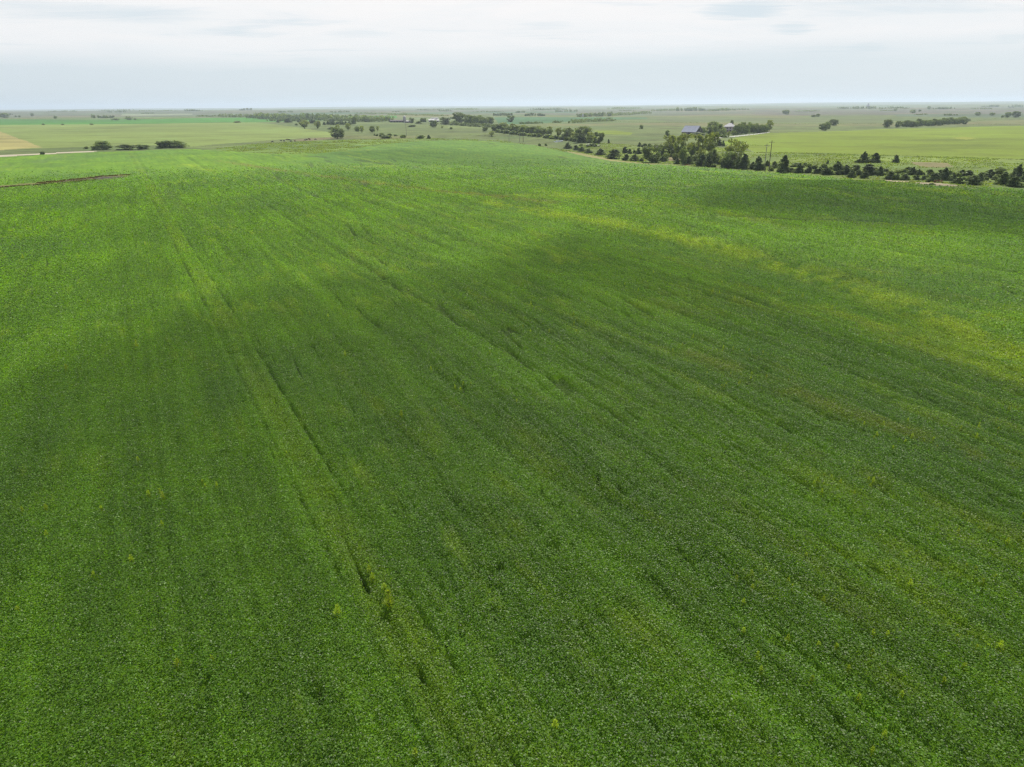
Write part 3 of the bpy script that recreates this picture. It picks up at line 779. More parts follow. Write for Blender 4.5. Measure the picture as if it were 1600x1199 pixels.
TREES = [
 # --- left edge of the soybean field
 (E_, 159.5, 234.3, 13, 24, 'dark round shrub, leftmost of the three big bushes beyond the soybean field'),
 (E_, 197, 234.3, 8, 27, 'low wide shrub between the round bush and its fainter neighbour'),
 (E_, 222, 233.4, 7, 20, 'low loose shrub right beside the low wide one'),
 (E_, 258, 231.5, 11, 24, 'tall left half of the longest dark shrub clump past the field'),
 (E_, 279, 231.2, 11, 24, 'right half of the longest dark shrub clump past the field'),
 (E_, 135, 233.2, 4, 6, 'small bush left of the three big bushes by the hay field'),
 (E_, 67, 242.3, 5, 6, 'small lone bush on the near verge of the gravel road'),
 # --- around the dome tree
 (C_, 527.5, 217, 17.5, 21, 'large dark dome-shaped tree standing alone on the crest beside the cattle'),
 (B_, 527.5, 203, 8, 7, 'small pale tree peeking above the large dome-shaped tree'),
 (B_, 476, 201.5, 13.5, 15, 'broad pale-topped tree, largest of the light trees left of the dome tree'),
 (B_, 496.5, 201.5, 12, 10, 'upright pale tree right of the broad pale-topped one'),
 (E_, 517, 202.5, 4, 9, 'low bush just left behind the dome tree'),
 (E_, 463, 196, 2.6, 5, 'tiny dark bush in the hay field left of the broad pale tree'),
 (D_, 434.7, 191.7, 4, 7, 'small dark tree at the left end of the trees by the hay field'),
 (D_, 450.6, 191.7, 6.5, 14, 'squat dark block-like tree beyond the hay field'),
 (D_, 469, 191.5, 5, 9, 'dark low tree behind the broad pale-topped tree'),
 (D_, 488, 193, 6, 12, 'dark tree between the two pale trees'),
 (B_, 544, 204, 10.5, 9, 'slim light green tree right of the dome tree'),
 (C_, 558, 206, 8, 8, 'dark left tree of the close pair beyond the dome tree'),
 (B_, 565.5, 207.5, 10, 8, 'taller lighter right tree of the close pair beyond the dome tree'),
 (C_, 582, 206.8, 9, 9, 'dark rounded tree left of a thin pale tree'),
 (B_, 590, 205.7, 8.5, 4, 'thin pale tree right of the dark rounded tree'),
 (C_, 572, 190.6, 8, 11, 'dark square tree rising from the far tree belt'),
 (C_, 553, 194.3, 11, 10, 'tall tree with low skirt at the right end of a dark hedge'),
 (C_, 519, 191, 6, 10, 'dark rounded tree in front of the far tree belt'),
 (E_, 585.6, 212.2, 3, 3, 'left bush of two tiny dots beyond the crest'),
 (E_, 589.2, 212.8, 3, 3.4, 'right bush of two tiny dots beyond the crest'),
 (E_, 597, 214, 6, 8, 'dark bush above the low clump on the pasture crest'),
 (E_, 602.5, 216.4, 4.5, 15, 'low wide dark clump on the pasture crest'),
 (E_, 608.7, 213.5, 4.5, 7, 'light bush right above the low wide clump'),
 (E_, 618, 213, 2.6, 6, 'faint tiny bush right of the low wide clump'),
 (E_, 630, 215.3, 4, 8, 'dark bush below the thin pole on the crest'),
 (E_, 657, 216.6, 5, 13, 'wide dark bush midway along the pasture crest'),
 (D_, 670, 217, 5.5, 4.6, 'small upright cedar at the end of the crest bushes'),
 (E_, 644, 198.6, 3, 12, 'low flat bush on the olive slope below the silo'),
 (C_, 678, 199.5, 11, 12, 'round dark tree in front of the white farm buildings'),
 (B_, 691, 201, 4.5, 4, 'small light tree right of the round tree by the farm'),
 (E_, 705, 202.2, 3, 4, 'tiny bush on the tan slope right of the farm'),
 (E_, 654, 193.5, 4, 8, 'dark bush between the silo and the white buildings'),
 (C_, 643.5, 192.6, 8, 8, 'dark tree right beside the silo'),
 (C_, 609, 191, 6, 5, 'small tree at the left end of the long brown shed'),
 # --- farmstead wood beyond
 (C_, 716, 195, 18, 19, 'tallest rounded tree of the farm wood right of the white buildings'),
 (C_, 696, 195, 11, 17, 'light rounded tree at the left end of the farm wood'),
 (C_, 757.8, 205.5, 7, 8, 'dark rounded bush-like tree at the pasture edge below the farm wood'),
 (B_, 768, 213.5, 8, 8, 'small light tree alone on the pasture slope above the creek poles'),
 (C_, 798, 191, 10, 12, 'tree standing up behind the creek trees against the green field'),
 # --- creek line, right end
 (C_, 886, 218, 17, 20, 'rounded tree third from the right end of the creek trees'),
 (C_, 911, 222, 23, 22, 'tallest dark tree of the creek line near the pond'),
 (B_, 898, 219, 12, 14, 'lighter tree between the two tallest creek trees'),
 (B_, 924, 222.5, 15, 15, 'pale tree second from the right end of the creek line'),
 (C_, 935, 224.5, 17, 16, 'rightmost tree of the creek line with upright branches'),
 (E_, 843, 228.3, 3.5, 4, 'tiny dark bush, left of a pair on the grass by the field edge'),
 (E_, 853, 228.3, 3.5, 4, 'tiny dark bush, right of a pair on the grass by the field edge'),
 (E_, 925, 229.2, 5, 21, 'low wide dark bush right below the tallest creek tree'),
 (E_, 908, 228.3, 3, 5, 'tiny bush left of the low wide bush below the creek trees'),
 (D_, 951, 224, 6, 3.5, 'small slim cedar right of the last creek tree'),
 # --- cedar chain on the sandy bank
 (D_, 887.5, 232.5, 9, 13, 'cedar at the far left end of the cedar chain on the sandy bank'),
 (D_, 900, 235, 7.5, 12, 'second cedar of the chain on the sandy bank'),
 (D_, 909, 237, 7.5, 12, 'third cedar of the chain on the sandy bank'),
 (D_, 920, 239.5, 7, 14, 'fourth cedar, lowest of the chain on the sandy bank'),
 (D_, 938, 242.5, 9.5, 16, 'fifth cedar, closing the chain on the sandy bank'),
 (D_, 959, 248.2, 13.5, 22, 'broad pyramid-shaped cedar right at the soybean edge'),
 (D_, 976.5, 239.5, 9.5, 9, 'pointed cedar, left of three behind the broad pyramid cedar'),
 (D_, 984, 240.5, 7.5, 7, 'slim cedar, middle of three behind the broad pyramid cedar'),
 (D_, 991, 240, 6, 6, 'small cedar against the left side of a rounder one'),
 (D_, 998, 240.5, 9, 11, 'round cedar, right of three behind the broad pyramid cedar'),
 (D_, 978, 251, 9.5, 11, 'cedar left in the joined pair right of the broad pyramid cedar'),
 (D_, 991, 252, 10.5, 15, 'wider cedar right in the joined pair at the soybean edge'),
 (E_, 1001.5, 252.5, 6, 8, 'low bush between the cedar pair and the big round tree'),
 (E_, 1007.5, 240, 5, 5, 'small bush just left above the big round tree'),
 (D_, 999, 229.3, 6.5, 6.5, 'small pointed cedar left in the low row by the olive field'),
 (D_, 1007, 229.8, 5, 9, 'low cedar in the middle of the row by the olive field'),
 (D_, 1015, 229.8, 5, 9, 'low cedar at the right of the row by the olive field'),
 (C_, 1018, 254, 26, 29, 'big round dark tree left of the bare brown patch'),
 (D_, 1036, 252.5, 8.5, 15, 'low round cedar in front of the bare brown patch'),
 (C_, 1043, 213, 9, 8, 'dark upright tree left of the barn'),
 (E_, 1002, 201.5, 5.5, 6, 'lone small tree leaning in the middle of the olive field'),
 # --- big creek trees
 (B_, 1045, 243, 30, 20, 'light-topped cottonwood at the left of the tall creek grove'),
 (C_, 1052, 244, 14, 22, 'dark understorey tree at the foot of the left grove'),
 (C_, 1034, 243, 16, 15, 'mid-green tree beside the big round dark tree'),
 (B_, 1066, 250, 39, 27, 'tallest cottonwood with pale tips in the left grove'),
 (C_, 1067, 257.5, 26, 14, 'narrow dark tree below the tallest cottonwood, at the soybean edge'),
 (D_, 1058, 256.5, 8, 11, 'low cedar at the left foot of the narrow dark tree'),
 (D_, 1076, 256.8, 12, 16, 'round cedar right of the narrow dark tree'),
 (B_, 1090, 244, 32, 23, 'open cottonwood with visible trunk in the middle of the grove'),
 (C_, 1083, 245, 15, 16, 'dark tree under the open cottonwood'),
 (B_, 1110, 246, 37, 22, 'tall cottonwood at the right of the grove under the farm trees'),
 (B_, 1095, 252, 20, 14, 'small light tree in front of the open cottonwood'),
 (C_, 1113, 256, 22, 15, 'dark tree beneath the right cottonwood of the grove'),
 (D_, 1096, 259.5, 17, 18, 'dark cedar, left in the clump below the grove'),
 (D_, 1106, 261, 18, 15, 'dark cedar, right in the clump below the grove'),
 (E_, 1115, 261.5, 5, 8, 'low bush right of the cedar clump below the grove'),
 (D_, 1122, 257, 10, 12, 'short cedar between the grove and the broad willow-like tree'),
 (D_, 1123.5, 228.3, 9.5, 10, 'dark rounded cedar, left of two behind the creek trees'),
 (D_, 1130, 228.6, 8.5, 5.5, 'slim cedar, right of two behind the creek trees'),
 (B_, 1148, 258, 38, 33, 'broad pale-topped tree, biggest near the utility poles'),
 (C_, 1142, 262, 24, 34, 'wide dark lower tree in front of the broad pale-topped tree'),
 (D_, 1132, 262.5, 14, 15, 'dark cedar at the left foot of the broad tree'),
 (D_, 1162, 264, 22, 19, 'dark cedar at the right foot of the broad tree'),
 (E_, 1149, 263.5, 6, 9, 'low bush between the two cedars of the broad tree'),
 (D_, 1184, 265.5, 20, 16, 'pointed cedar just left of the utility poles'),
 (D_, 1176, 264.5, 11, 12, 'low cedar left of the pointed one by the poles'),
 (E_, 1192, 266, 10, 9, 'bush at the foot of the paler utility pole'),
 (D_, 1198.5, 260, 9, 8, 'cedar behind the two utility poles'),
 (D_, 1210, 262.5, 10, 12, 'cedar right behind the darker utility pole'),
 (E_, 1205, 267.5, 5, 7, 'low bush right of the darker pole base'),
 (D_, 1224, 269.5, 25, 19, 'tall ragged cedar right of the utility poles'),
 (E_, 1244, 259.5, 5, 15, 'low brush behind the round cedars right of the poles'),
 (D_, 1248, 270, 14, 17, 'round cedar next right of the tall ragged cedar'),
 (E_, 1236, 269, 7, 10, 'low bush between the tall ragged cedar and the round one'),
 (E_, 1258.6, 259.5, 5, 8, 'small bush up the rough slope right of the poles'),
 (D_, 1264, 270, 9, 10, 'small cedar right of the round one'),
 (D_, 1293, 256.3, 6, 4, 'tiny slim cedar high on the rough grass'),
 # --- scattered cedars right of the poles
 (D_, 1281, 271, 10, 13, 'cedar left in the trio near the middle of the rough pasture'),
 (D_, 1291, 273, 12, 17, 'largest cedar of the trio at the field edge'),
 (E_, 1300, 273.2, 7, 8, 'low bush closing the right of the cedar trio'),
 (D_, 1308.5, 266.3, 14, 16, 'egg-shaped cedar above the soybean edge'),
 (D_, 1321, 272.5, 14, 17, 'pointed cedar right below the egg-shaped one'),
 (D_, 1312, 272.3, 7, 10, 'low cedar between the trio and the pointed one'),
 (D_, 1330.5, 277.3, 11, 14, 'round cedar lowest in the group under the pointed one'),
 (E_, 1332, 266.5, 6, 8, 'small bush behind the group with the pointed cedar'),
 (D_, 1339, 267.2, 8, 10, 'round cedar right of the small bush'),
 (D_, 1349.5, 254.5, 16.5, 16, 'ragged tall cedar, left of the pair by the meadow edge'),
 (D_, 1367, 254, 14, 19, 'broad cedar, right of the pair by the meadow edge'),
 (E_, 1340, 254.3, 5, 8, 'low brush left below the ragged meadow cedar'),
 (D_, 1399, 254.2, 11.5, 11.5, 'compact round cedar alone by the meadow edge'),
 (D_, 1357, 272.5, 15, 22, 'broad leaning cedar mass in the middle of the scattered cedars'),
 (D_, 1374, 273.8, 13, 15, 'round cedar joined to the right of the leaning cedar mass'),
 (D_, 1351, 278.5, 9, 13, 'low dense cedar in front of the leaning cedar mass'),
 (E_, 1343, 273, 6, 9, 'low bush left of the leaning cedar mass'),
 (D_, 1390, 280.5, 12, 16, 'pointed cedar at the left end of the row over the bare tan strip'),
 (D_, 1401, 280.7, 9, 11, 'middle cedar of the row over the bare tan strip'),
 (D_, 1413, 281.3, 9, 16, 'right wide cedar of the row over the bare tan strip'),
 (E_, 1411, 273.3, 4, 5, 'tiny bush above the row over the tan strip'),
 (D_, 1425, 272.8, 11.5, 15, 'pointed cedar, left of the pair on the bright grass'),
 (D_, 1436, 273.5, 9, 10, 'short cedar, right of the pair on the bright grass'),
 (D_, 1433, 281.3, 7, 11, 'low round cedar, left of two small ones by the bare strip'),
 (D_, 1443, 281.4, 7, 7.5, 'small round cedar, right of two small ones by the bare strip'),
 (D_, 1454, 273.3, 8, 12, 'round cedar behind the largest cedar clump'),
 (D_, 1458, 284.4, 13, 19, 'wide dark cedar leaning into the largest clump'),
 (D_, 1476, 281, 18, 20, 'tallest spreading cedar of the largest clump'),
 (D_, 1468, 279, 13, 13, 'middle cedar of the largest clump'),
 (D_, 1489, 283, 11, 12, 'pointed cedar right of the largest clump'),
 (D_, 1497.5, 287.5, 10, 20, 'low wide cedar nearest the soybeans right of the largest clump'),
 (D_, 1503, 274.5, 9, 17, 'broad low cedar on the slope behind, left of a pair'),
 (D_, 1514, 274.5, 8, 13, 'low cedar on the slope behind, right of a pair'),
 (D_, 1521, 289, 14, 24, 'big dark dense cedar left of the far right thicket'),
 (D_, 1530, 283, 12, 13, 'cedar rising behind the big dense one'),
 (E_, 1514, 283, 8, 9, 'bush left above the big dense cedar'),
 (D_, 1546, 277.5, 12, 20, 'dark cedar on the left shoulder of the far right thicket'),
 (C_, 1562, 277, 15, 18, 'greyer leafy tree at the top left of the thicket'),
 (D_, 1568, 289.5, 20, 22, 'large cedar at the left front of the thicket'),
 (D_, 1588, 281, 23, 20, 'tallest cedar of the far right thicket'),
 (D_, 1583.5, 292, 16, 25, 'low round cedar at the front of the thicket'),
 (D_, 1602, 284, 15, 18, 'cedar cut by the right edge of the view'),
 (E_, 1456, 289, 3, 8, 'very low bush at the soybean margin right of the bare strip'),
 # --- farmstead around barn and house
 (C_, 1097, 210, 10, 12, 'dark tree at the right end of the barn'),
 (C_, 1110, 211.5, 14, 16, 'leafy tree between barn and house, nearer the barn'),
 (C_, 1122, 212.5, 18, 18, 'dense leafy tree just left of the house'),
 (C_, 1128, 214, 12, 14, 'dark tree at the left front of the house'),
 (C_, 1113, 207, 16, 14, 'tree behind the leafy trees between barn and house'),
 (E_, 1091, 213.5, 6, 22, 'long low dark bush in front of the barn'),
 (E_, 1131, 215, 5, 11, 'low bush below the front of the house'),
 (B_, 1138.5, 213.5, 8, 5, 'small pale tree in front of the house wall'),
 (C_, 1146, 211.5, 7, 9, 'dark bush at the right front corner of the house'),
 (C_, 1142.5, 202, 13, 6, 'treetop showing above the house roof'),
 (B_, 1201.5, 206, 17, 11, 'lone taller tree ending the dark windbreak right of the house'),
 # --- far right
 (C_, 1286, 204.5, 11, 11, 'nearer rounded tree of the pair standing in the lime meadow'),
 (C_, 1292, 203, 12, 9, 'leafy tree touching the right side of the meadow tree'),
 (C_, 1302, 196.5, 9.5, 12, 'farther tree of the pair at the meadow back edge'),
 (C_, 1386, 199.5, 12, 12, 'round grey-green tree left of the dark grove'),
 (C_, 1403, 199.3, 9.5, 9, 'dark rounded tree between the grey-green one and the grove'),
 (C_, 1513, 190, 4.5, 7, 'small dark tree past the right end of the grove'),
 (C_, 1228, 179.3, 7, 9, 'hazy lone tree on the brown upland'),
 (E_, 1271, 183, 3, 7, 'hazy low bush right on the brown upland'),
 (C_, 1278, 182.8, 4.5, 5, 'hazy small tree next to the low upland bush'),
 (C_, 1426, 177.3, 5.5, 8, 'hazy round tree on the upland above the dark grove'),
 (C_, 1399, 174, 3.5, 6, 'hazy tree dot on the upland, upper left of the grove'),
 (C_, 1437, 175, 3.5, 4, 'hazy tree dot right of the round upland tree'),
 (C_, 1451, 171, 4.5, 5, 'hazy tree standing near the horizon above the grove'),
 (C_, 1527, 181, 5.5, 8, 'hazy tree right of the upland, over the meadow'),
 (C_, 1550, 181, 4.5, 6, 'hazy tree between two others at the upper right'),
 (C_, 1574, 184, 8, 8, 'hazy taller tree, left of the pair near the right edge'),
 (C_, 1587, 184, 9.5, 10, 'hazy broad tree, right of the pair near the right edge'),
 (E_, 1566, 184, 3, 3.5, 'hazy tiny bush left of the pair near the right edge'),
 # --- far left
 (C_, 7.5, 184.8, 7.5, 11, 'dark hazy tree at the left edge beyond the bright green strip'),
 (C_, 25, 183.3, 2.6, 3.5, 'left one of two tiny hazy trees at upper left'),
 (C_, 30.5, 183.3, 2.6, 3.5, 'right one of two tiny hazy trees at upper left'),
 (C_, 51, 182, 4.5, 5, 'hazy lone tree right of the two tiny ones'),
 (C_, 87, 185.7, 4.5, 5.5, 'hazy dark tree just above the bright green strip'),
 (C_, 180, 188, 2.6, 13, 'low dark thicket at the end of the bright green strip'),
 (C_, 201, 187.6, 5, 10, 'dark clump right of the low thicket at upper left'),
 (C_, 211, 187.8, 2.6, 4, 'tiny tree right of the dark clump at upper left'),
 (E_, 67.5, 195.4, 1.8, 4, 'leftmost of three tiny bushes on the edge of the bright green strip'),
 (E_, 97.5, 195.4, 1.6, 4, 'middle one of three tiny bushes on the edge of the bright green strip'),
 (E_, 143, 195.2, 1.8, 5, 'rightmost of three tiny bushes on the edge of the bright green strip'),
 (E_, 371, 192, 2.6, 9, 'dark low bush alone above the pale hay field'),
]
for q in TREES:
    tree(q[0], q[1], q[2], q[3], q[4], q[5])
def row(kind, p0, p1, n, h0, h1, w, label, group, far=False, jy=0.6):
    for k in range(n):
        f = (k + 0.5) / n + _rt.uniform(-0.25, 0.25) / n
        tree(kind, p0[0] + (p1[0] - p0[0]) * f, p0[1] + (p1[1] - p0[1]) * f + _rt.uniform(-jy, jy * 0.3),
             (h0 + (h1 - h0) * f) * _rt.uniform(0.84, 1.1), w * _rt.uniform(0.85, 1.2), label, group, far=far)
row('broad', (1149, 211), (1199, 206.8), 15, 17, 11.5, 9, 'dark tree of the dense windbreak running right from the house', 'windbreak right of the house', jy=1.2)
row('broad', (1411, 199.3), (1509, 194), 26, 9.5, 9.5, 9, 'dark tree of the long grove at the back of the lime meadow', 'long dark grove behind the meadow', jy=1.5)
row('broad', (771, 206), (860, 213.5), 15, 11, 12, 12, 'grey-green tree of the creek line between the farm wood and the pond', 'creek line trees', jy=1.5)
row('cottonwood', (783, 204), (880, 215), 7, 11, 13, 11, 'paler tree standing in the creek line left of the pond', 'creek line trees', jy=1)
row('shrub', (775, 207), (932, 225), 22, 5, 5.5, 9, 'low dark undergrowth bush along the foot of the creek line', 'creek undergrowth', jy=0.4)
row('broad', (729, 195.5), (770, 195.5), 9, 13, 12, 10, 'dark tree of the dense farm wood right of the tallest rounded tree', 'farm wood', jy=1.2)
row('broad', (704, 196), (775, 200.5), 10, 5, 6, 9, 'low dark tree along the near edge of the farm wood', 'farm wood edge', far=True, jy=0.5)
row('cedar', (505, 195.3), (548, 195.3), 9, 5, 4.5, 7, 'dark low cedar in the hedge behind the dome tree', 'hedge behind the dome tree', far=True, jy=0.4)

row('shrub', (1170, 262), (1345, 268), 16, 4.5, 5.5, 9, 'low scrubby bush mixed among the scattered cedars', 'scrub among the cedars', jy=5)
row('shrub', (1350, 268), (1596, 282), 26, 4.5, 6, 10, 'low scrubby bush mixed among the scattered cedars', 'scrub among the cedars', jy=6)
row('shrub', (1375, 274), (1596, 288), 14, 3.5, 5, 7, 'low scrubby bush mixed among the scattered cedars', 'scrub among the cedars', jy=3)
row('cedar', (1240, 270), (1345, 275), 7, 7, 8, 10, 'low cedar filling the gaps along the soybean edge', 'gap cedars along the soybean edge', jy=2)
row('broad', (1030, 249), (1175, 262), 9, 10, 12, 13, 'dark leafy undergrowth tree at the foot of the creek grove', 'creek grove undergrowth', jy=3)

def woods(p0, p1, h, name, label, depth=25.0, n=1500, matn='crown_dark', leaf=None, gaps=0.15, seed=0):
    """a far wood or hedge read as one mass: clumps of leaves with an uneven top"""
    rs = np.random.default_rng(900 + seed)
    A = at(*p0); Bp = at(*p1); k = 0.5 * (px_m(A) + px_m(Bp)); hm = h * k
    Ln = np.hypot(Bp[0] - A[0], Bp[1] - A[1]); ux, uy = (Bp[:2] - A[:2]) / max(Ln, 1)
    nc = int(max(12, min(400, Ln / (hm * 0.28))))
    t = np.sort(rs.uniform(0, 1, nc)); t = t[vn(t * Ln / (hm * 4) + seed, t * 0, 950 + seed) > gaps * 0.8]
    nc = len(t)
    dd = rs.uniform(-depth / 2, depth / 2, nc)
    x = A[0] + (Bp[0] - A[0]) * t - uy * dd; y = A[1] + (Bp[1] - A[1]) * t + ux * dd
    hh = hm * (0.45 + 0.75 * vn(t * Ln / (hm * 2.2), t * 0 + 3, 970 + seed)) * rs.uniform(0.8, 1.1, nc)
    cen = []; rad = []
    for i in range(nc):
        r_ = hm * rs.uniform(0.26, 0.40)
        for zf in (0.30, 0.72):
            cen.append((x[i] + rs.normal(0, r_ * .4), y[i] + rs.normal(0, r_ * .4), float(H(x[i], y[i])) + hh[i] * zf)); rad.append(min(r_, hh[i] * 0.42))
    V, F, C2 = clump_leaves(rs, np.array(cen), np.array(rad), n, leaf or hm * 0.18)
    o = link(name, mesh_from(name, V, F, C2, mats=[M[matn]]))
    tag(o, label, name.replace('_', ' '), kind='stuff')
WOODS = [
 ((395, 185), (470, 186.5), 7, 40), ((470, 187), (560, 188.2), 8.5, 30), ((560, 188.6), (608, 189.8), 7, 30), ((420, 189.2), (600, 190.8), 5, 15),
 ((400, 186), (512, 188), 9, 30), ((500, 188.5), (606, 189.5), 8, 30), ((308, 182.6), (345, 182.2), 3, 30), ((345, 183), (402, 184.5), 5, 30),
 ((147, 185), (174, 184.6), 5.2, 25), ((813, 194.2), (878, 191.8), 3.6, 10), ((891, 192.6), (961, 189.4), 5.4, 12), ((903, 183), (955, 182), 6, 20),
 ((950, 181.5), (1016, 178), 4.4, 15), ((832, 172.5), (882, 171.5), 3.6, 60), ((955, 171.5), (998, 170.5), 3.2, 60), ((1020, 174), (1058, 173), 3.5, 60), ((1055, 174), (1101, 173.4), 5.2, 50), ((1110, 174), (1145, 172.8), 4.2, 50),
 ((1334, 170.4), (1422, 169.8), 3.4, 60), ((1464, 171), (1484, 170.6), 3.4, 40), ((1530, 168), (1562, 167.5), 3.2, 60), ((1575, 168.5), (1612, 167.5), 4, 60),
 ((706, 172), (742, 172), 2.8, 80), ((650, 172.8), (690, 172.4), 2.2, 80), ((820, 181.5), (852, 181.5), 4.5, 20), ((768, 181), (800, 181), 4.2, 20),
 ((610, 180.5), (700, 182), 3.2, 30), ((560, 178), (640, 179), 2.6, 30), ((657, 191), (668, 190.5), 5.5, 15), ((160, 173.6), (205, 173.4), 2.0, 60), ((215, 174), (300, 173.8), 1.8, 60),
 ((1478, 181), (1492, 180.6), 3.2, 15), ((1430, 180), (1445, 179.5), 2.0, 15), ((700, 186), (712, 186), 4, 12),
]
_rw = random.Random(8)
for i in range(22):
    x_ = 20 + i * 72 + _rw.uniform(-20, 20); y_ = 172.5 - 0.0035 * x_ + _rw.uniform(1.0, 7.5); l_ = _rw.uniform(10, 45)
    WOODS.append(((x_, y_), (x_ + l_, y_ - 0.2), _rw.uniform(1.6, 3.2), 40))
for i, (a, b, h, dp) in enumerate(WOODS):
    woods(a, b, h, 'far_woods', 'hazy blue-green belt of far trees across the plain', dp, n=int(1400 + 40 * (b[0] - a[0])), seed=i, gaps=0.15)
HEDGES = [((1183, 239), (1300, 241.3), 1.8), ((1300, 241.3), (1450, 245.6), 2.0), ((1450, 245.6), (1640, 251.5), 2.4), ((1164, 227.3), (1204, 228), 1.4),
          ((1045, 192.3), (1385, 194.2), 1.3), ((1512, 194.6), (1640, 196.5), 1.3), ((1512, 190.5), (1556, 186), 1.0), ((205, 187.2), (300, 185), 1.0), ((950, 236), (1000, 231), 0.9),
          ((732, 211), (775, 214), 1.2), ((500, 216.3), (560, 213.5), 1.2), ((945, 190.4), (1045, 192.2), 1.0), ((985, 226.5), (1045, 224.5), 1.0), ((300, 230.6), (400, 225.6), 1.0), ((400, 221.8), (520, 213.8), 0.8)]
for i, (a, b, h) in enumerate(HEDGES):
    woods(a, b, h, 'rough_growth', 'thin dark line of tall weeds and brush along a field boundary', 1.5, n=int(700 + 16 * (b[0] - a[0])), seed=60 + i, gaps=0.05)

for i, (a, b, h) in enumerate([((-60, 298.5), (70, 289), 3.2), ((60, 290), (150, 282), 3.4), ((60, 286.5), (150, 277.5), 1.8), ((150, 276.5), (206, 273.3), 1.2)]):
    woods(a, b, h, 'dry_grass', 'brown and yellow tall grass along the eroded bank in the soybeans', 3.0, 2600, 'drygrass', 0.35, 0.05, 90 + i)

# ------------------------------------------------------------------ utility poles
def pole(px, py, hpx, matn, arm, label, group='utility poles', rz=0.0, far=False):
    p = at(px, py); k = px_m(p); h = hpx * k * 1.05
    o = empty('utility_pole', (p[0], p[1], p[2]), rz)
    r0 = 0.21
    MB().tube([(0, 0, -0.5), (0, 0, h * .5), (0, 0, h)], [r0 * 1.1, r0 * .9, r0 * .66], 8).build('pole', M[matn], o)
    if arm:
        z = h - 0.9
        MB().box(-1.45, 1.45, -0.26, -0.13, z - 0.07, z + 0.07).build('crossarm', M[matn], o)
        MB().tube([(-0.8, -0.2, z - .05), (0, -0.19, z - 0.75)], 0.03, 5).tube([(0.8, -0.2, z - .05), (0, -0.19, z - 0.75)], 0.03, 5).build('brace', M['galv'], o)
        for x in (-1.3, -0.55, 1.3):
            MB().lathe([(0.03, z + .07), (0.03, z + .13), (0.07, z + .15), (0.05, z + .22), (0.06, z + .24), (0.03, z + .30)], 8, (x, -0.195)).build('insulator', M['ceramic'], o)
        MB().lathe([(0.03, h), (0.06, h + .05), (0.05, h + .12), (0.02, h + .18)], 8).build('insulator', M['ceramic'], o)
    tag(o, label, 'utility pole', group)
    return o
pole(1201, 267, 43, 'wood', True, 'dark wooden utility pole with crossarm at the soybean edge, nearer of the tall pair')
pole(1194, 266, 37.5, 'palewood', True, 'paler grey utility pole just left of the dark one')
pole(817.5, 222.5, 14.5, 'wood', True, 'dark thin pole, rightmost of three above the soybean crest', far=True)
pole(812, 222.6, 13.5, 'palewood', False, 'thin pole, middle of three above the soybean crest', far=True)
pole(795.5, 222, 14, 'palewood', False, 'thin faint pole, leftmost of three above the soybean crest', far=True)
pole(635, 213, 20, 'palewood', True, 'thin pole alone on the pasture crest below the silo', far=True)

# ------------------------------------------------------------------ barn, house, farm buildings
def gable(mb, x0, x1, y0, y1, z0, z1, ov=0.5, th=0.12):
    """two roof slopes, ridge along x"""
    ym = (y0 + y1) / 2; sl = (z1 - z0) / (ym - y0)
    for sgn in (-1, 1):
        ye = (y0 - ov) if sgn < 0 else (y1 + ov); ze = z0 - ov * sl
        v = [(x0 - ov, ye, ze), (x1 + ov, ye, ze), (x1 + ov, ym, z1), (x0 - ov, ym, z1)]
        up = [(a, b, c + th) for a, b, c in v]
        fs = [(0, 1, 2, 3)[::-1], (4, 5, 6, 7), (0, 1, 5, 4), (1, 2, 6, 5), (2, 3, 7, 6), (3, 0, 4, 7)]
        mb.add(v + up, fs if sgn < 0 else [f[::-1] for f in fs])
    return mb
def walls_gable(mb, x0, x1, y0, y1, zt, zr, zb=-1.0):
    ym = (y0 + y1) / 2
    v = [(x0,y0,zb),(x1,y0,zb),(x1,y1,zb),(x0,y1,zb),(x0,y0,zt),(x1,y0,zt),(x1,y1,zt),(x0,y1,zt),(x0,ym,zr),(x1,ym,zr)]
    return mb.add(v, [(0,1,5,4),(2,3,7,6),(1,2,6,9,5),(3,0,4,8,7),(3,2,1,0)])
def window(parent, x, y, z, w, h, face='y', frame='white'):
    d = 0.06
    if face == 'y':
        f = MB().box(x - w/2 - .08, x + w/2 + .08, y - d, y - .004, z - .08, z + h + .08).build('window', M[frame], parent)
        MB().box(x - w/2, x - .03, y - d - .02, y - d - .003, z, z + h).box(x + .03, x + w/2, y - d - .02, y - d - .003, z, z + h).build('pane', M['glass'], f)
    else:
        f = MB().box(x + .004, x + d, y - w/2 - .08, y + w/2 + .08, z - .08, z + h + .08).build('window', M[frame], parent)
        MB().box(x + d + .003, x + d + .02, y - w/2, y - .03, z, z + h).box(x + d + .003, x + d + .02, y + .03, y + w/2, z, z + h).build('pane', M['glass'], f)
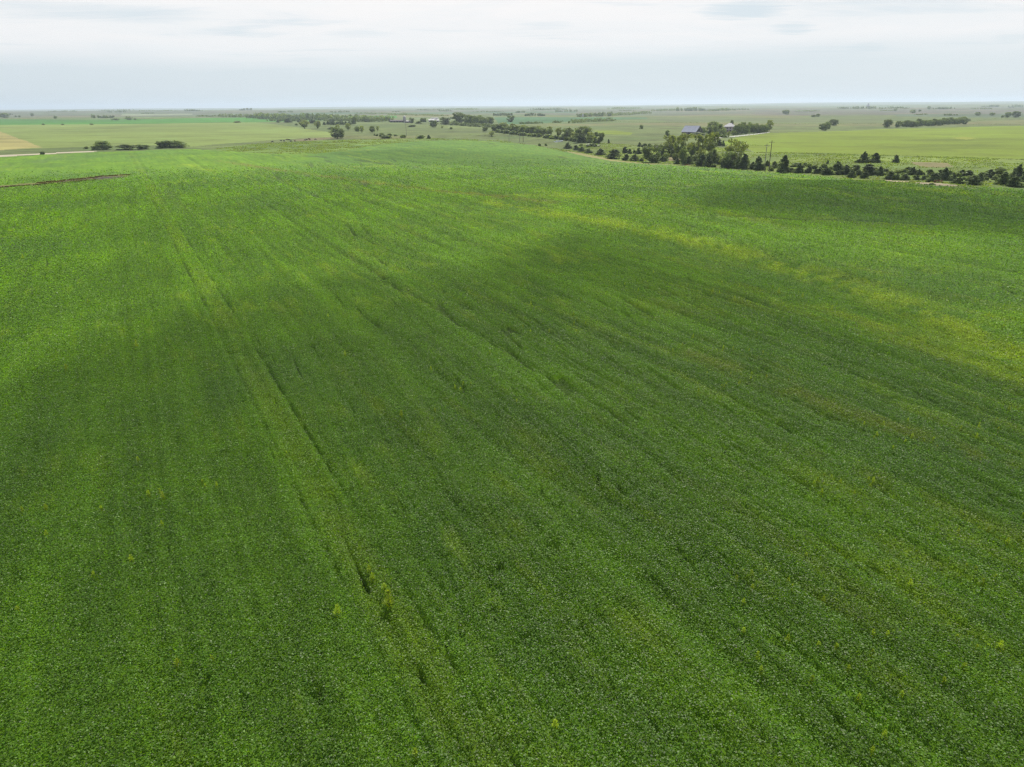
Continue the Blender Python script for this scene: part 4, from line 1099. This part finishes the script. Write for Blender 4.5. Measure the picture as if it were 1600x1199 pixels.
def barn():
    p = at(1081, 211.5); k = px_m(p)
    o = empty('barn', (p[0], p[1], p[2]), R(-38))
    Lx = 23 * k / 2; Dy = 9.0 * k / 1.0 * 0.9; zt = 3.6; zr = 3.6 + 8.2 * k
    Dy = max(Dy, 16)
    walls_gable(MB(), -Lx, Lx, -Dy/2, Dy/2, zt, zr).build('wall', M['barnwall'], o)
    rf = gable(MB(), -Lx, Lx, -Dy/2, Dy/2, zt + .02, zr + .02, 0.7).build('roof', M['bluemetal'], o)
    rb = MB()
    for i in range(int(2 * Lx / 1.2)):
        x = -Lx - .3 + i * 1.2; sl = (zr - zt) / (Dy / 2)
        rb.add([(x, -Dy/2 - .7, zt + .15 - .7*sl), (x + .06, -Dy/2 - .7, zt + .15 - .7*sl), (x + .06, 0, zr + .15), (x, 0, zr + .15),
                (x, -Dy/2 - .7, zt + .21 - .7*sl), (x + .06, -Dy/2 - .7, zt + .21 - .7*sl), (x + .06, 0, zr + .21), (x, 0, zr + .21)],
               [(4,5,6,7),(0,1,5,4),(1,2,6,5),(3,0,4,7)])
    rb.build('seam', M['bluemetal'], rf)
    MB().box(-Lx, Lx, -0.12, 0.12, zr + .12, zr + .26).build('ridge_cap', M['galv'], rf)
    MB().box(-Lx*.12, Lx*.42, -Dy/2 - .05, -Dy/2 - .004, -.5, 3.0).build('doorway_shade', M['dark'], o)  # dark panel painted for the shade inside the open front
    d = MB().box(Lx*.44, Lx*.80, -Dy/2 - .12, -Dy/2 - .055, -.4, 3.0).build('sliding_door', M['barnwall'], o)
    MB().box(-Lx*.2, Lx*.85, -Dy/2 - .16, -Dy/2 - .12, 3.02, 3.12).build('rail', M['galv'], d)
    MB().box(Lx + .004, Lx + .06, -1.4, 1.4, 3.8, 6.0).build('loft_door', M['dark'], o)
    window(o, -Lx*.6, -Dy/2, 1.2, 1.0, .9)
    tag(o, 'long barn with blue-grey metal roof standing among trees left of the house', 'barn')
barn()
def house():
    p = at(1139.5, 207); k = px_m(p)
    o = empty('farmhouse', (p[0], p[1], p[2]), R(-8))
    w = 14.8 * k / 2; d = w * 0.95; hz = 11.0 * k * 0.78
    MB().box(-w, w, -d, d, -1, hz).build('wall', M['pinkwall'], o)
    ov = 0.8; zr = hz + 6.2 * k * 0.8
    rf = MB().add([(-w-ov, -d-ov, hz + .01), (w+ov, -d-ov, hz + .01), (w+ov, d+ov, hz + .01), (-w-ov, d+ov, hz + .01), (-w*.25, 0, zr), (w*.25, 0, zr)],
             [(0,1,5,4),(1,2,5),(2,3,4,5),(3,0,4),(3,2,1,0)]).build('roof', M['greyshingle'], o)
    MB().box(w*.45, w*.45 + .8, -.4, .4, hz + .6, zr + 1.0).build('chimney', M['barnwall'], rf)
    MB().box(-w-ov, w+ov, -d-ov-.03, -d-ov-.003, hz - .32, hz + .06).build('fascia', M['white'], rf)
    for fx in (-.62, 0, .62):
        window(o, fx * w, -d, hz * .60, 1.1, 1.5)
    for fx in (-.62, .62): window(o, fx * w, -d, hz * .16, 1.1, 1.6)
    for fy in (-.45, .45):
        window(o, w, fy * d, hz * .60, 1.1, 1.5, 'x'); window(o, w, fy * d, hz * .16, 1.1, 1.6, 'x')
    dr = MB().box(-.55, .55, -d - .07, -d - .004, 0.2, 2.4).build('door', M['dark'], o)
    MB().box(.38, .46, -d - .12, -d - .073, 1.2, 1.3).build('handle', M['galv'], dr)
    pc = MB().box(-w * .8, w * .8, -d - 2.6, -d - .005, -.6, .2).build('porch', M['concrete'], o)
    MB().box(-w * .84, w * .84, -d - 2.8, -d - .006, 2.75, 2.95).build('porch_roof', M['white'], pc)
    for fx in (-.76, -.25, .25, .76): MB().tube([(fx * w, -d - 2.5, .2), (fx * w, -d - 2.5, 2.75)], .1, 8).build('post', M['white'], pc)
    tag(o, 'pale two-storey farmhouse with low hipped roof among dark trees', 'house')
house()
def shed(px, py, wpx, hpx, matw, matr, label, rz=0, roofh=0.35, cat='shed', name='farm_shed', depth=0.6, doors=2):
    p = at(px, py); k = px_m(p)
    o = empty(name, (p[0], p[1], p[2]), R(rz))
    w = wpx * k / 2; zt = hpx * k * (1 - roofh); zr = hpx * k; d = max(w * depth, 3.5)
    walls_gable(MB(), -w, w, -d, d, zt, zr).build('wall', M[matw], o)
    gable(MB(), -w, w, -d, d, zt + .02, zr + .02, .35).build('roof', M[matr], o)
    for i in range(doors):
        x = -w + (i + .5) * 2 * w / doors; a = min(w / doors * .5, 2.2)
        MB().box(x - a, x + a, -d - .05, -d - .004, -.4, zt * .8).build('door', M['dark'], o)
    tag(o, label, cat); return o
shed(621, 191.5, 22, 3.6, 'shedwall', 'shedwall', 'long low brown shed left of the silo', 3, .3, depth=.3, doors=5)
shed(639, 192, 9, 3.2, 'shedwall', 'greyshingle', 'small grey shed right of the silo', -3, .35)
shed(674, 190.6, 8.5, 3.8, 'white', 'white', 'white farm building, left of the bright farm cluster', 10, .4)
shed(683, 190.6, 7, 3.4, 'white', 'white', 'white farm building, right of the bright farm cluster', -5, .4)
shed(679, 186.9, 12, 2.4, 'white', 'greyshingle', 'long pale building behind the white farm buildings', 0, .4, depth=.4)
def silo(px, py, hpx, wpx, label, matn='concrete', name='silo', cat='silo', conical=False):
    p = at(px, py); k = px_m(p); h = hpx * k; r = wpx * k / 2
    o = empty(name, (p[0], p[1], p[2]))
    b = MB().lathe([(r, -1), (r, h - r)], 24).build('body', M[matn], o, True)
    if not conical:
        hp = MB()
        for z in np.arange(1.2, h - r, 1.6): hp.lathe([(r + .004, z), (r + .07, z + .02), (r + .07, z + .12), (r + .004, z + .14)], 24)
        hp.build('hoop', M['galv'], b)
        prof = [(r * 1.03 * math.cos(a), h - r + .01 + r * math.sin(a)) for a in np.linspace(0, 1.5, 8)]
    else: prof = [(r * 1.04, h - r + .01), (r * .55, h - r * .45), (.3, h)]
    MB().lathe(prof, 24).build('dome', M['galv'] if conical else M['white'], o, True)
    MB().box(-.35, .35, -r - .5, -r - .004, 0, h - r).build('chute', M['galv'], o)
    tag(o, label, cat)
silo(632.3, 192, 10.2, 4.4, 'tall grey silo with white domed top beside the long brown shed', 'barnwall')
silo(910.5, 183.3, 5.0, 2.2, 'small bright white grain bin at the left of a hazy wood', 'white', 'grain_bin', 'grain bin', True)
# far town elevator on the right horizon
def elevator():
    p = at(1356, 168.6); k = px_m(p)
    o = empty('grain_elevator', (p[0], p[1], p[2]))
    h = 6.0 * k
    for i in range(4):
        MB().lathe([(k * .75, -3), (k * .75, h * .6)], 16, ((i - 1.5) * 1.45 * k, 0)).build('silo_tube', M['concrete'], o, True)
    hd = MB().box(-.9 * k, 1.1 * k, -.6 * k, .6 * k, h * .6 + .05, h).build('headhouse', M['concrete'], o)
    MB().box(-.7 * k, -.2 * k, -.4 * k, .4 * k, h + .02, h * 1.1).build('cupola', M['concrete'], hd)
    tag(o, 'hazy pale grain elevator standing on the right horizon', 'grain elevator')
elevator()
# rusty farm implement parked at the field edge
def implement(px, py, label):
    p = at(px, py); k = px_m(p)
    o = empty('hay_rake', (p[0], p[1], p[2]), R(8))
    MB().box(-1.5, 1.5, -.12, .12, .72, .9).box(-.08, .08, -1.8, .3, .56, .70).build('frame', M['rust'], o)
    for x in (-1.35, 1.35):
        wv = MB(); n = 14
        for i in range(n):
            a0, a1 = 6.283 * i / n, 6.283 * (i + 1) / n
            wv.tube([(x, .5 * math.cos(a0), .55 + .5 * math.sin(a0)), (x, .5 * math.cos(a1), .55 + .5 * math.sin(a1))], .05, 5, False)
        for i in range(6):
            a0 = 6.283 * i / 6; wv.tube([(x, 0, .55), (x, .48 * math.cos(a0), .55 + .48 * math.sin(a0))], .02, 4)
        wv.build('wheel', M['rust'], o)
    tn = MB()
    for i in range(12):
        x = -1.4 + i * .25; tn.tube([(x, .1, .8), (x, .6, .7), (x, .7, .1)], .02, 4, False)
    tn.build('tines', M['rust'], o)
    MB().box(-.2, .2, -.3, .05, 1.0, 1.08).tube([(0, -.1, .8), (0, -.1, 1.0)], .03, 5).build('seat', M['rust'], o)
    tag(o, label, 'farm implement')
implement(1074.5, 259.3, 'small rusty red farm implement at the field edge below the grove')
implement(1466, 286.2, 'small rusty implement on the bare tan strip among cedars')

# ------------------------------------------------------------------ cattle
def make_cow():
    """standing or grazing cow, one continuous body; facing +x, withers 1.4 m"""
    out = []
    for graze in (0, 1):
        verts = [(-.85, 0, 1.08), (-.45, 0, 1.06), (0, 0, 1.0), (.45, 0, 1.04), (.75, 0, 1.12)]
        rad = [.27, .36, .40, .38, .26]
        ed = [(0, 1), (1, 2), (2, 3), (3, 4)]
        nk = [(1.02, 0, 1.28), (1.25, 0, 1.42), (1.52, 0, 1.30)] if not graze else [(1.02, 0, .92), (1.22, 0, .55), (1.36, 0, .22)]
        pv = 4
        for q, r_ in zip(nk, (.19, .15, .09)): verts.append(q); rad.append(r_); ed.append((pv, len(verts) - 1)); pv = len(verts) - 1
        for (ax, sg) in ((0, 1), (0, -1), (3, 1), (3, -1)):
            if ax == 0: ch = [(-.78, .20 * sg, .80), (-.70, .21 * sg, .62), (-.92, .21 * sg, .42), (-.86, .21 * sg, .04)]; rr = (.17, .11, .07, .06)
            else: ch = [(.52, .20 * sg, .72), (.56, .20 * sg, .50), (.57, .20 * sg, .32), (.57, .20 * sg, .04)]; rr = (.14, .09, .065, .06)
            pv = ax
            for q, r_ in zip(ch, rr): verts.append(q); rad.append(r_); ed.append((pv, len(verts) - 1)); pv = len(verts) - 1
        me = bpy.data.meshes.new('cow_skeleton'); me.from_pydata(verts, ed, [])
        ob = bpy.data.objects.new('cow_tmp', me); COL.objects.link(ob)
        ob.modifiers.new('skin', 'SKIN')
        bm = bmesh.new(); bm.from_mesh(me); lay = bm.verts.layers.skin.verify(); bm.verts.ensure_lookup_table()
        for i, v in enumerate(bm.verts): v[lay].radius = (rad[i], rad[i]); v[lay].use_root = (i == 2)
        bm.to_mesh(me); bm.free()
        sb = ob.modifiers.new('sub', 'SUBSURF'); sb.levels = 1; sb.render_levels = 1
        dg = bpy.context.evaluated_depsgraph_get(); dg.update()
        body = bpy.data.meshes.new_from_object(ob.evaluated_get(dg)); body.name = 'body'
        body.polygons.foreach_set('use_smooth', [True] * len(body.polygons))
        bpy.data.objects.remove(ob)
        hx, hz = (1.30, 1.46) if not graze else (1.20, .62)
        ears = MB()
        for sg in (-1, 1): ears.add([(hx, .10 * sg, hz), (hx - .05, .30 * sg, hz + .03), (hx - .1, .22 * sg, hz - .05), (hx + .03, .22 * sg, hz + .02)], [(0, 1, 2), (0, 3, 1), (1, 3, 2), (0, 2, 3)])
        tail = MB().tube([(-1.08, 0, 1.28), (-1.18, 0, 1.0), (-1.16, 0, .55), (-1.15, 0, .42)], [.035, .028, .03, .05], 6)
        mes = []
        for nm, q in (('ear', ears), ('tail', tail)):
            e = bpy.data.meshes.new(nm); e.from_pydata(q.v, [], q.f); mes.append(e)
        out.append((body, mes[0], mes[1]))
    return out
COWS = make_cow()
COWM = {}
def cow(px, py, dark, graze, rz, label, sc=1.0):
    p = at(px, py); o = empty('cow', (p[0], p[1], p[2]), rz); o.scale = (sc,) * 3
    mt = 'cow_black' if dark else 'cow_brown'
    for q, nm in zip(COWS[graze], ('body', 'ears', 'tail')):
        key = (graze, nm, mt)
        if key not in COWM:
            e = q.copy(); e.materials.clear(); e.materials.append(M[mt]); COWM[key] = e
        link(nm, COWM[key], o)
    tag(o, label, 'cow', 'cattle grazing on the crest')
CL = [(425.5, 223.2, 1, 1, 0.1, 'black cow farthest left of the herd'), (439.3, 221.4, 1, 0, 0.3, 'large black cow second from the left of the herd'),
      (444.2, 221.6, 1, 1, 2.4, 'smaller black cow right beside the large second one'), (448.6, 219.4, 0, 1, 0.0, 'brownish cow upper left of the middle cattle'),
      (451.6, 220.2, 1, 0, 0.2, 'black cow in the middle of the herd, beside the brownish one'), (454.8, 222.2, 1, 1, 3.0, 'black cow lowest in the middle of the herd'),
      (461, 221.8, 0, 1, 1.2, 'small brown cow in the gap right of the middle cattle'), (476.3, 220.6, 1, 1, 0.1, 'black cow at the left of the right-hand bunch'),
      (479.3, 219.6, 1, 0, 2.9, 'black cow second in the right-hand bunch'), (482.4, 218.8, 0, 0, 0.3, 'red-brown cow in the right-hand bunch'),
      (484.2, 219.2, 0, 1, 2.7, 'second red-brown cow closing the right-hand bunch'), (492.8, 219.4, 1, 1, 0.1, 'black cow standing apart at the right end of the herd')]
for c in CL: cow(*c)

# ------------------------------------------------------------------ weeds standing above the crop
def weed_protos():
    out = []
    for v in range(5):
        rs = np.random.default_rng(70 + v)
        n = 130
        z = rs.uniform(.35, 1.0, n); w = .30 * np.sin(np.clip((1.05 - z) * 2.4, 0, 1.57)) + .03
        a = rs.uniform(0, 6.283, n); r = w * rs.uniform(.3, 1, n)
        c = np.stack([r * np.cos(a), r * np.sin(a), z], 1)
        dv = np.stack([np.cos(a), np.sin(a), rs.uniform(.1, 1.2, n)], 1); dv /= np.linalg.norm(dv, axis=1)[:, None]
        b = np.cross(dv, [0, 0, 1.0]); b /= np.linalg.norm(b, axis=1)[:, None]
        s_ = rs.uniform(.07, .14, n)[:, None]
        V = np.stack([c - dv * s_, c + b * s_ * .35, c + dv * s_, c - b * s_ * .35], 1).reshape(-1, 3)
        F = np.arange(4 * n).reshape(n, 4)
        col = np.ones((n, 3)) * rs.uniform(.7, 1.25, n)[:, None]
        lf = mesh_from('leaves', V, F, col, mats=[M['weed']])
        mb = MB().tube([(0, 0, 0), (.01, 0, .5), (0, .01, 1.0)], [.018, .013, .006], 5)
        for k in range(7):
            q = c[k]; mb.tube([(0, 0, q[2] * .7), (q[0], q[1], q[2])], [.008, .004], 4)
        st = bpy.data.meshes.new('stem'); st.from_pydata(mb.v, [], mb.f); st.materials.append(M['weed_stem'])
        out.append((lf, st))
    return out
M['weed_stem'] = plain('weed_stem', (0.20, 0.22, 0.06), .8, 0, 4, .2)
WP = weed_protos()
def weed(px, py, hpx, label, group, wide=1.0):
    p = at(px, py); k = px_m(p); lf, st = WP[_rt.randrange(5)]
    h = max(0.95, .66 + hpx * k * 0.80)
    o = empty('weed', (p[0], p[1], p[2]), _rt.uniform(0, 6.28)); o.scale = (h * .62 * wide, h * .62 * wide, h)
    link('leaves', lf, o); link('stem', st, o); tag(o, label, 'weed', group)
WG = 'weeds standing above the soybeans'
for q in [(609, 960, 36, 'tallest bright yellow-green weed by the wheel track, lower centre'), (602, 935, 15, 'short yellow weed just above left of the tallest one'),
          (583, 918, 14, 'pale weed left of the tallest weed between the wheel tracks'), (578, 905, 12, 'smaller pale weed next to the one left of the tallest weed'),
          (529, 972, 20, 'faint yellowish weed left of the wheel track, below the pale pair'), (215, 548, 12, 'dark-stemmed weed alone in the left part of the cloud shadow'),
          (106, 586, 12, 'yellow-green weed alone near the left side'), (540, 562, 8, 'small yellow weed right of the dark hole in the canopy'),
          (235, 786, 12, 'bright weed, left of the pair in the lower left'), (257, 789, 13, 'bright weed, right of the pair in the lower left'),
          (208, 888, 12, 'very bright yellow weed in the lower left'), (281, 1054, 16, 'slim yellow weed near the bottom left'),
          (867, 1150, 16, 'weed near the bottom centre'), (1373, 546, 11, 'bright weed standing apart at the right, below the lime strip'),
          (1299, 488, 6, 'weed left of the shadow edge on the right'), (1113, 463, 8, 'left weed of the row crossing the shadowed slope'),
          (1216, 463, 9, 'broad weed in the row crossing the shadowed slope'), (1253, 470, 8, 'right weed of the row crossing the shadowed slope'),
          (1147, 475, 8, 'weed slightly below the row on the shadowed slope'), (37, 408, 7, 'weed alone far up the left side'),
          (228, 387, 6, 'dark little weed left of the wheel tracks, far up the field'), (650, 1195, 14, 'yellow weed cut by the bottom edge'),
          (628, 660, 12, 'brownish weed right of the wheel tracks'), (75, 806, 10, 'bright weed near the left side, mid height'),
          (1558, 1028, 18, 'yellow weed near the lower right corner'), (1419, 928, 14, 'weed between two dark gaps at lower right'),
          (1574, 650, 9, 'bright weed by the right edge'), (1378, 674, 8, 'weed at the end of the weedy strip'),
          (32, 967, 9, 'small bright weed near the left edge, low down'), (334, 1046, 11, 'small yellow weed right of the slim one'), (150, 912, 9, 'pale weed lower left of the very bright one')]:
    weed(q[0], q[1], q[2], q[3], None)
rw = random.Random(3)
for (cx, cy, sx, sy, n, h) in [(1330, 1050, 130, 75, 20, 11), (1180, 925, 60, 30, 9, 9), (1330, 770, 60, 25, 12, 8), (1150, 600, 90, 25, 14, 7), (1420, 690, 90, 20, 16, 8), (1150, 545, 70, 15, 9, 6),
                               (880, 505, 90, 40, 12, 6), (1120, 450, 130, 18, 16, 6), (1480, 500, 90, 30, 12, 6), (420, 470, 300, 60, 10, 6), (260, 800, 200, 80, 10, 10), (1540, 870, 50, 60, 8, 10), (760, 620, 120, 40, 8, 8)]:
    for i in range(n):
        px = min(max(rw.gauss(cx, sx * .7), 5), 1595); py = min(max(rw.gauss(cy, sy * .6), 420), 1190)
        weed(px, py, h * rw.uniform(.2, .75), 'small yellow-green weed scattered above the soybean canopy', WG, 0.9)

# ------------------------------------------------------------------ haze
def build_haze():
    mb = MB().box(-24600, 24600, -24600, 24600, -70, 110)
    mt = mat('haze_air'); t = mt.node_tree
    o = t.nodes.new('ShaderNodeOutputMaterial'); pv = t.nodes.new('ShaderNodeVolumePrincipled')
    pv.inputs['Density'].default_value = 0.00009; pv.inputs['Color'].default_value = (0.74, 0.87, 1.0, 1); pv.inputs['Anisotropy'].default_value = 0.35
    t.links.new(pv.outputs[0], o.inputs['Volume'])
    ob = mb.build('haze', mt); tag(ob, 'pale blue haze fading the far farmland', 'haze', kind='stuff')
build_haze()
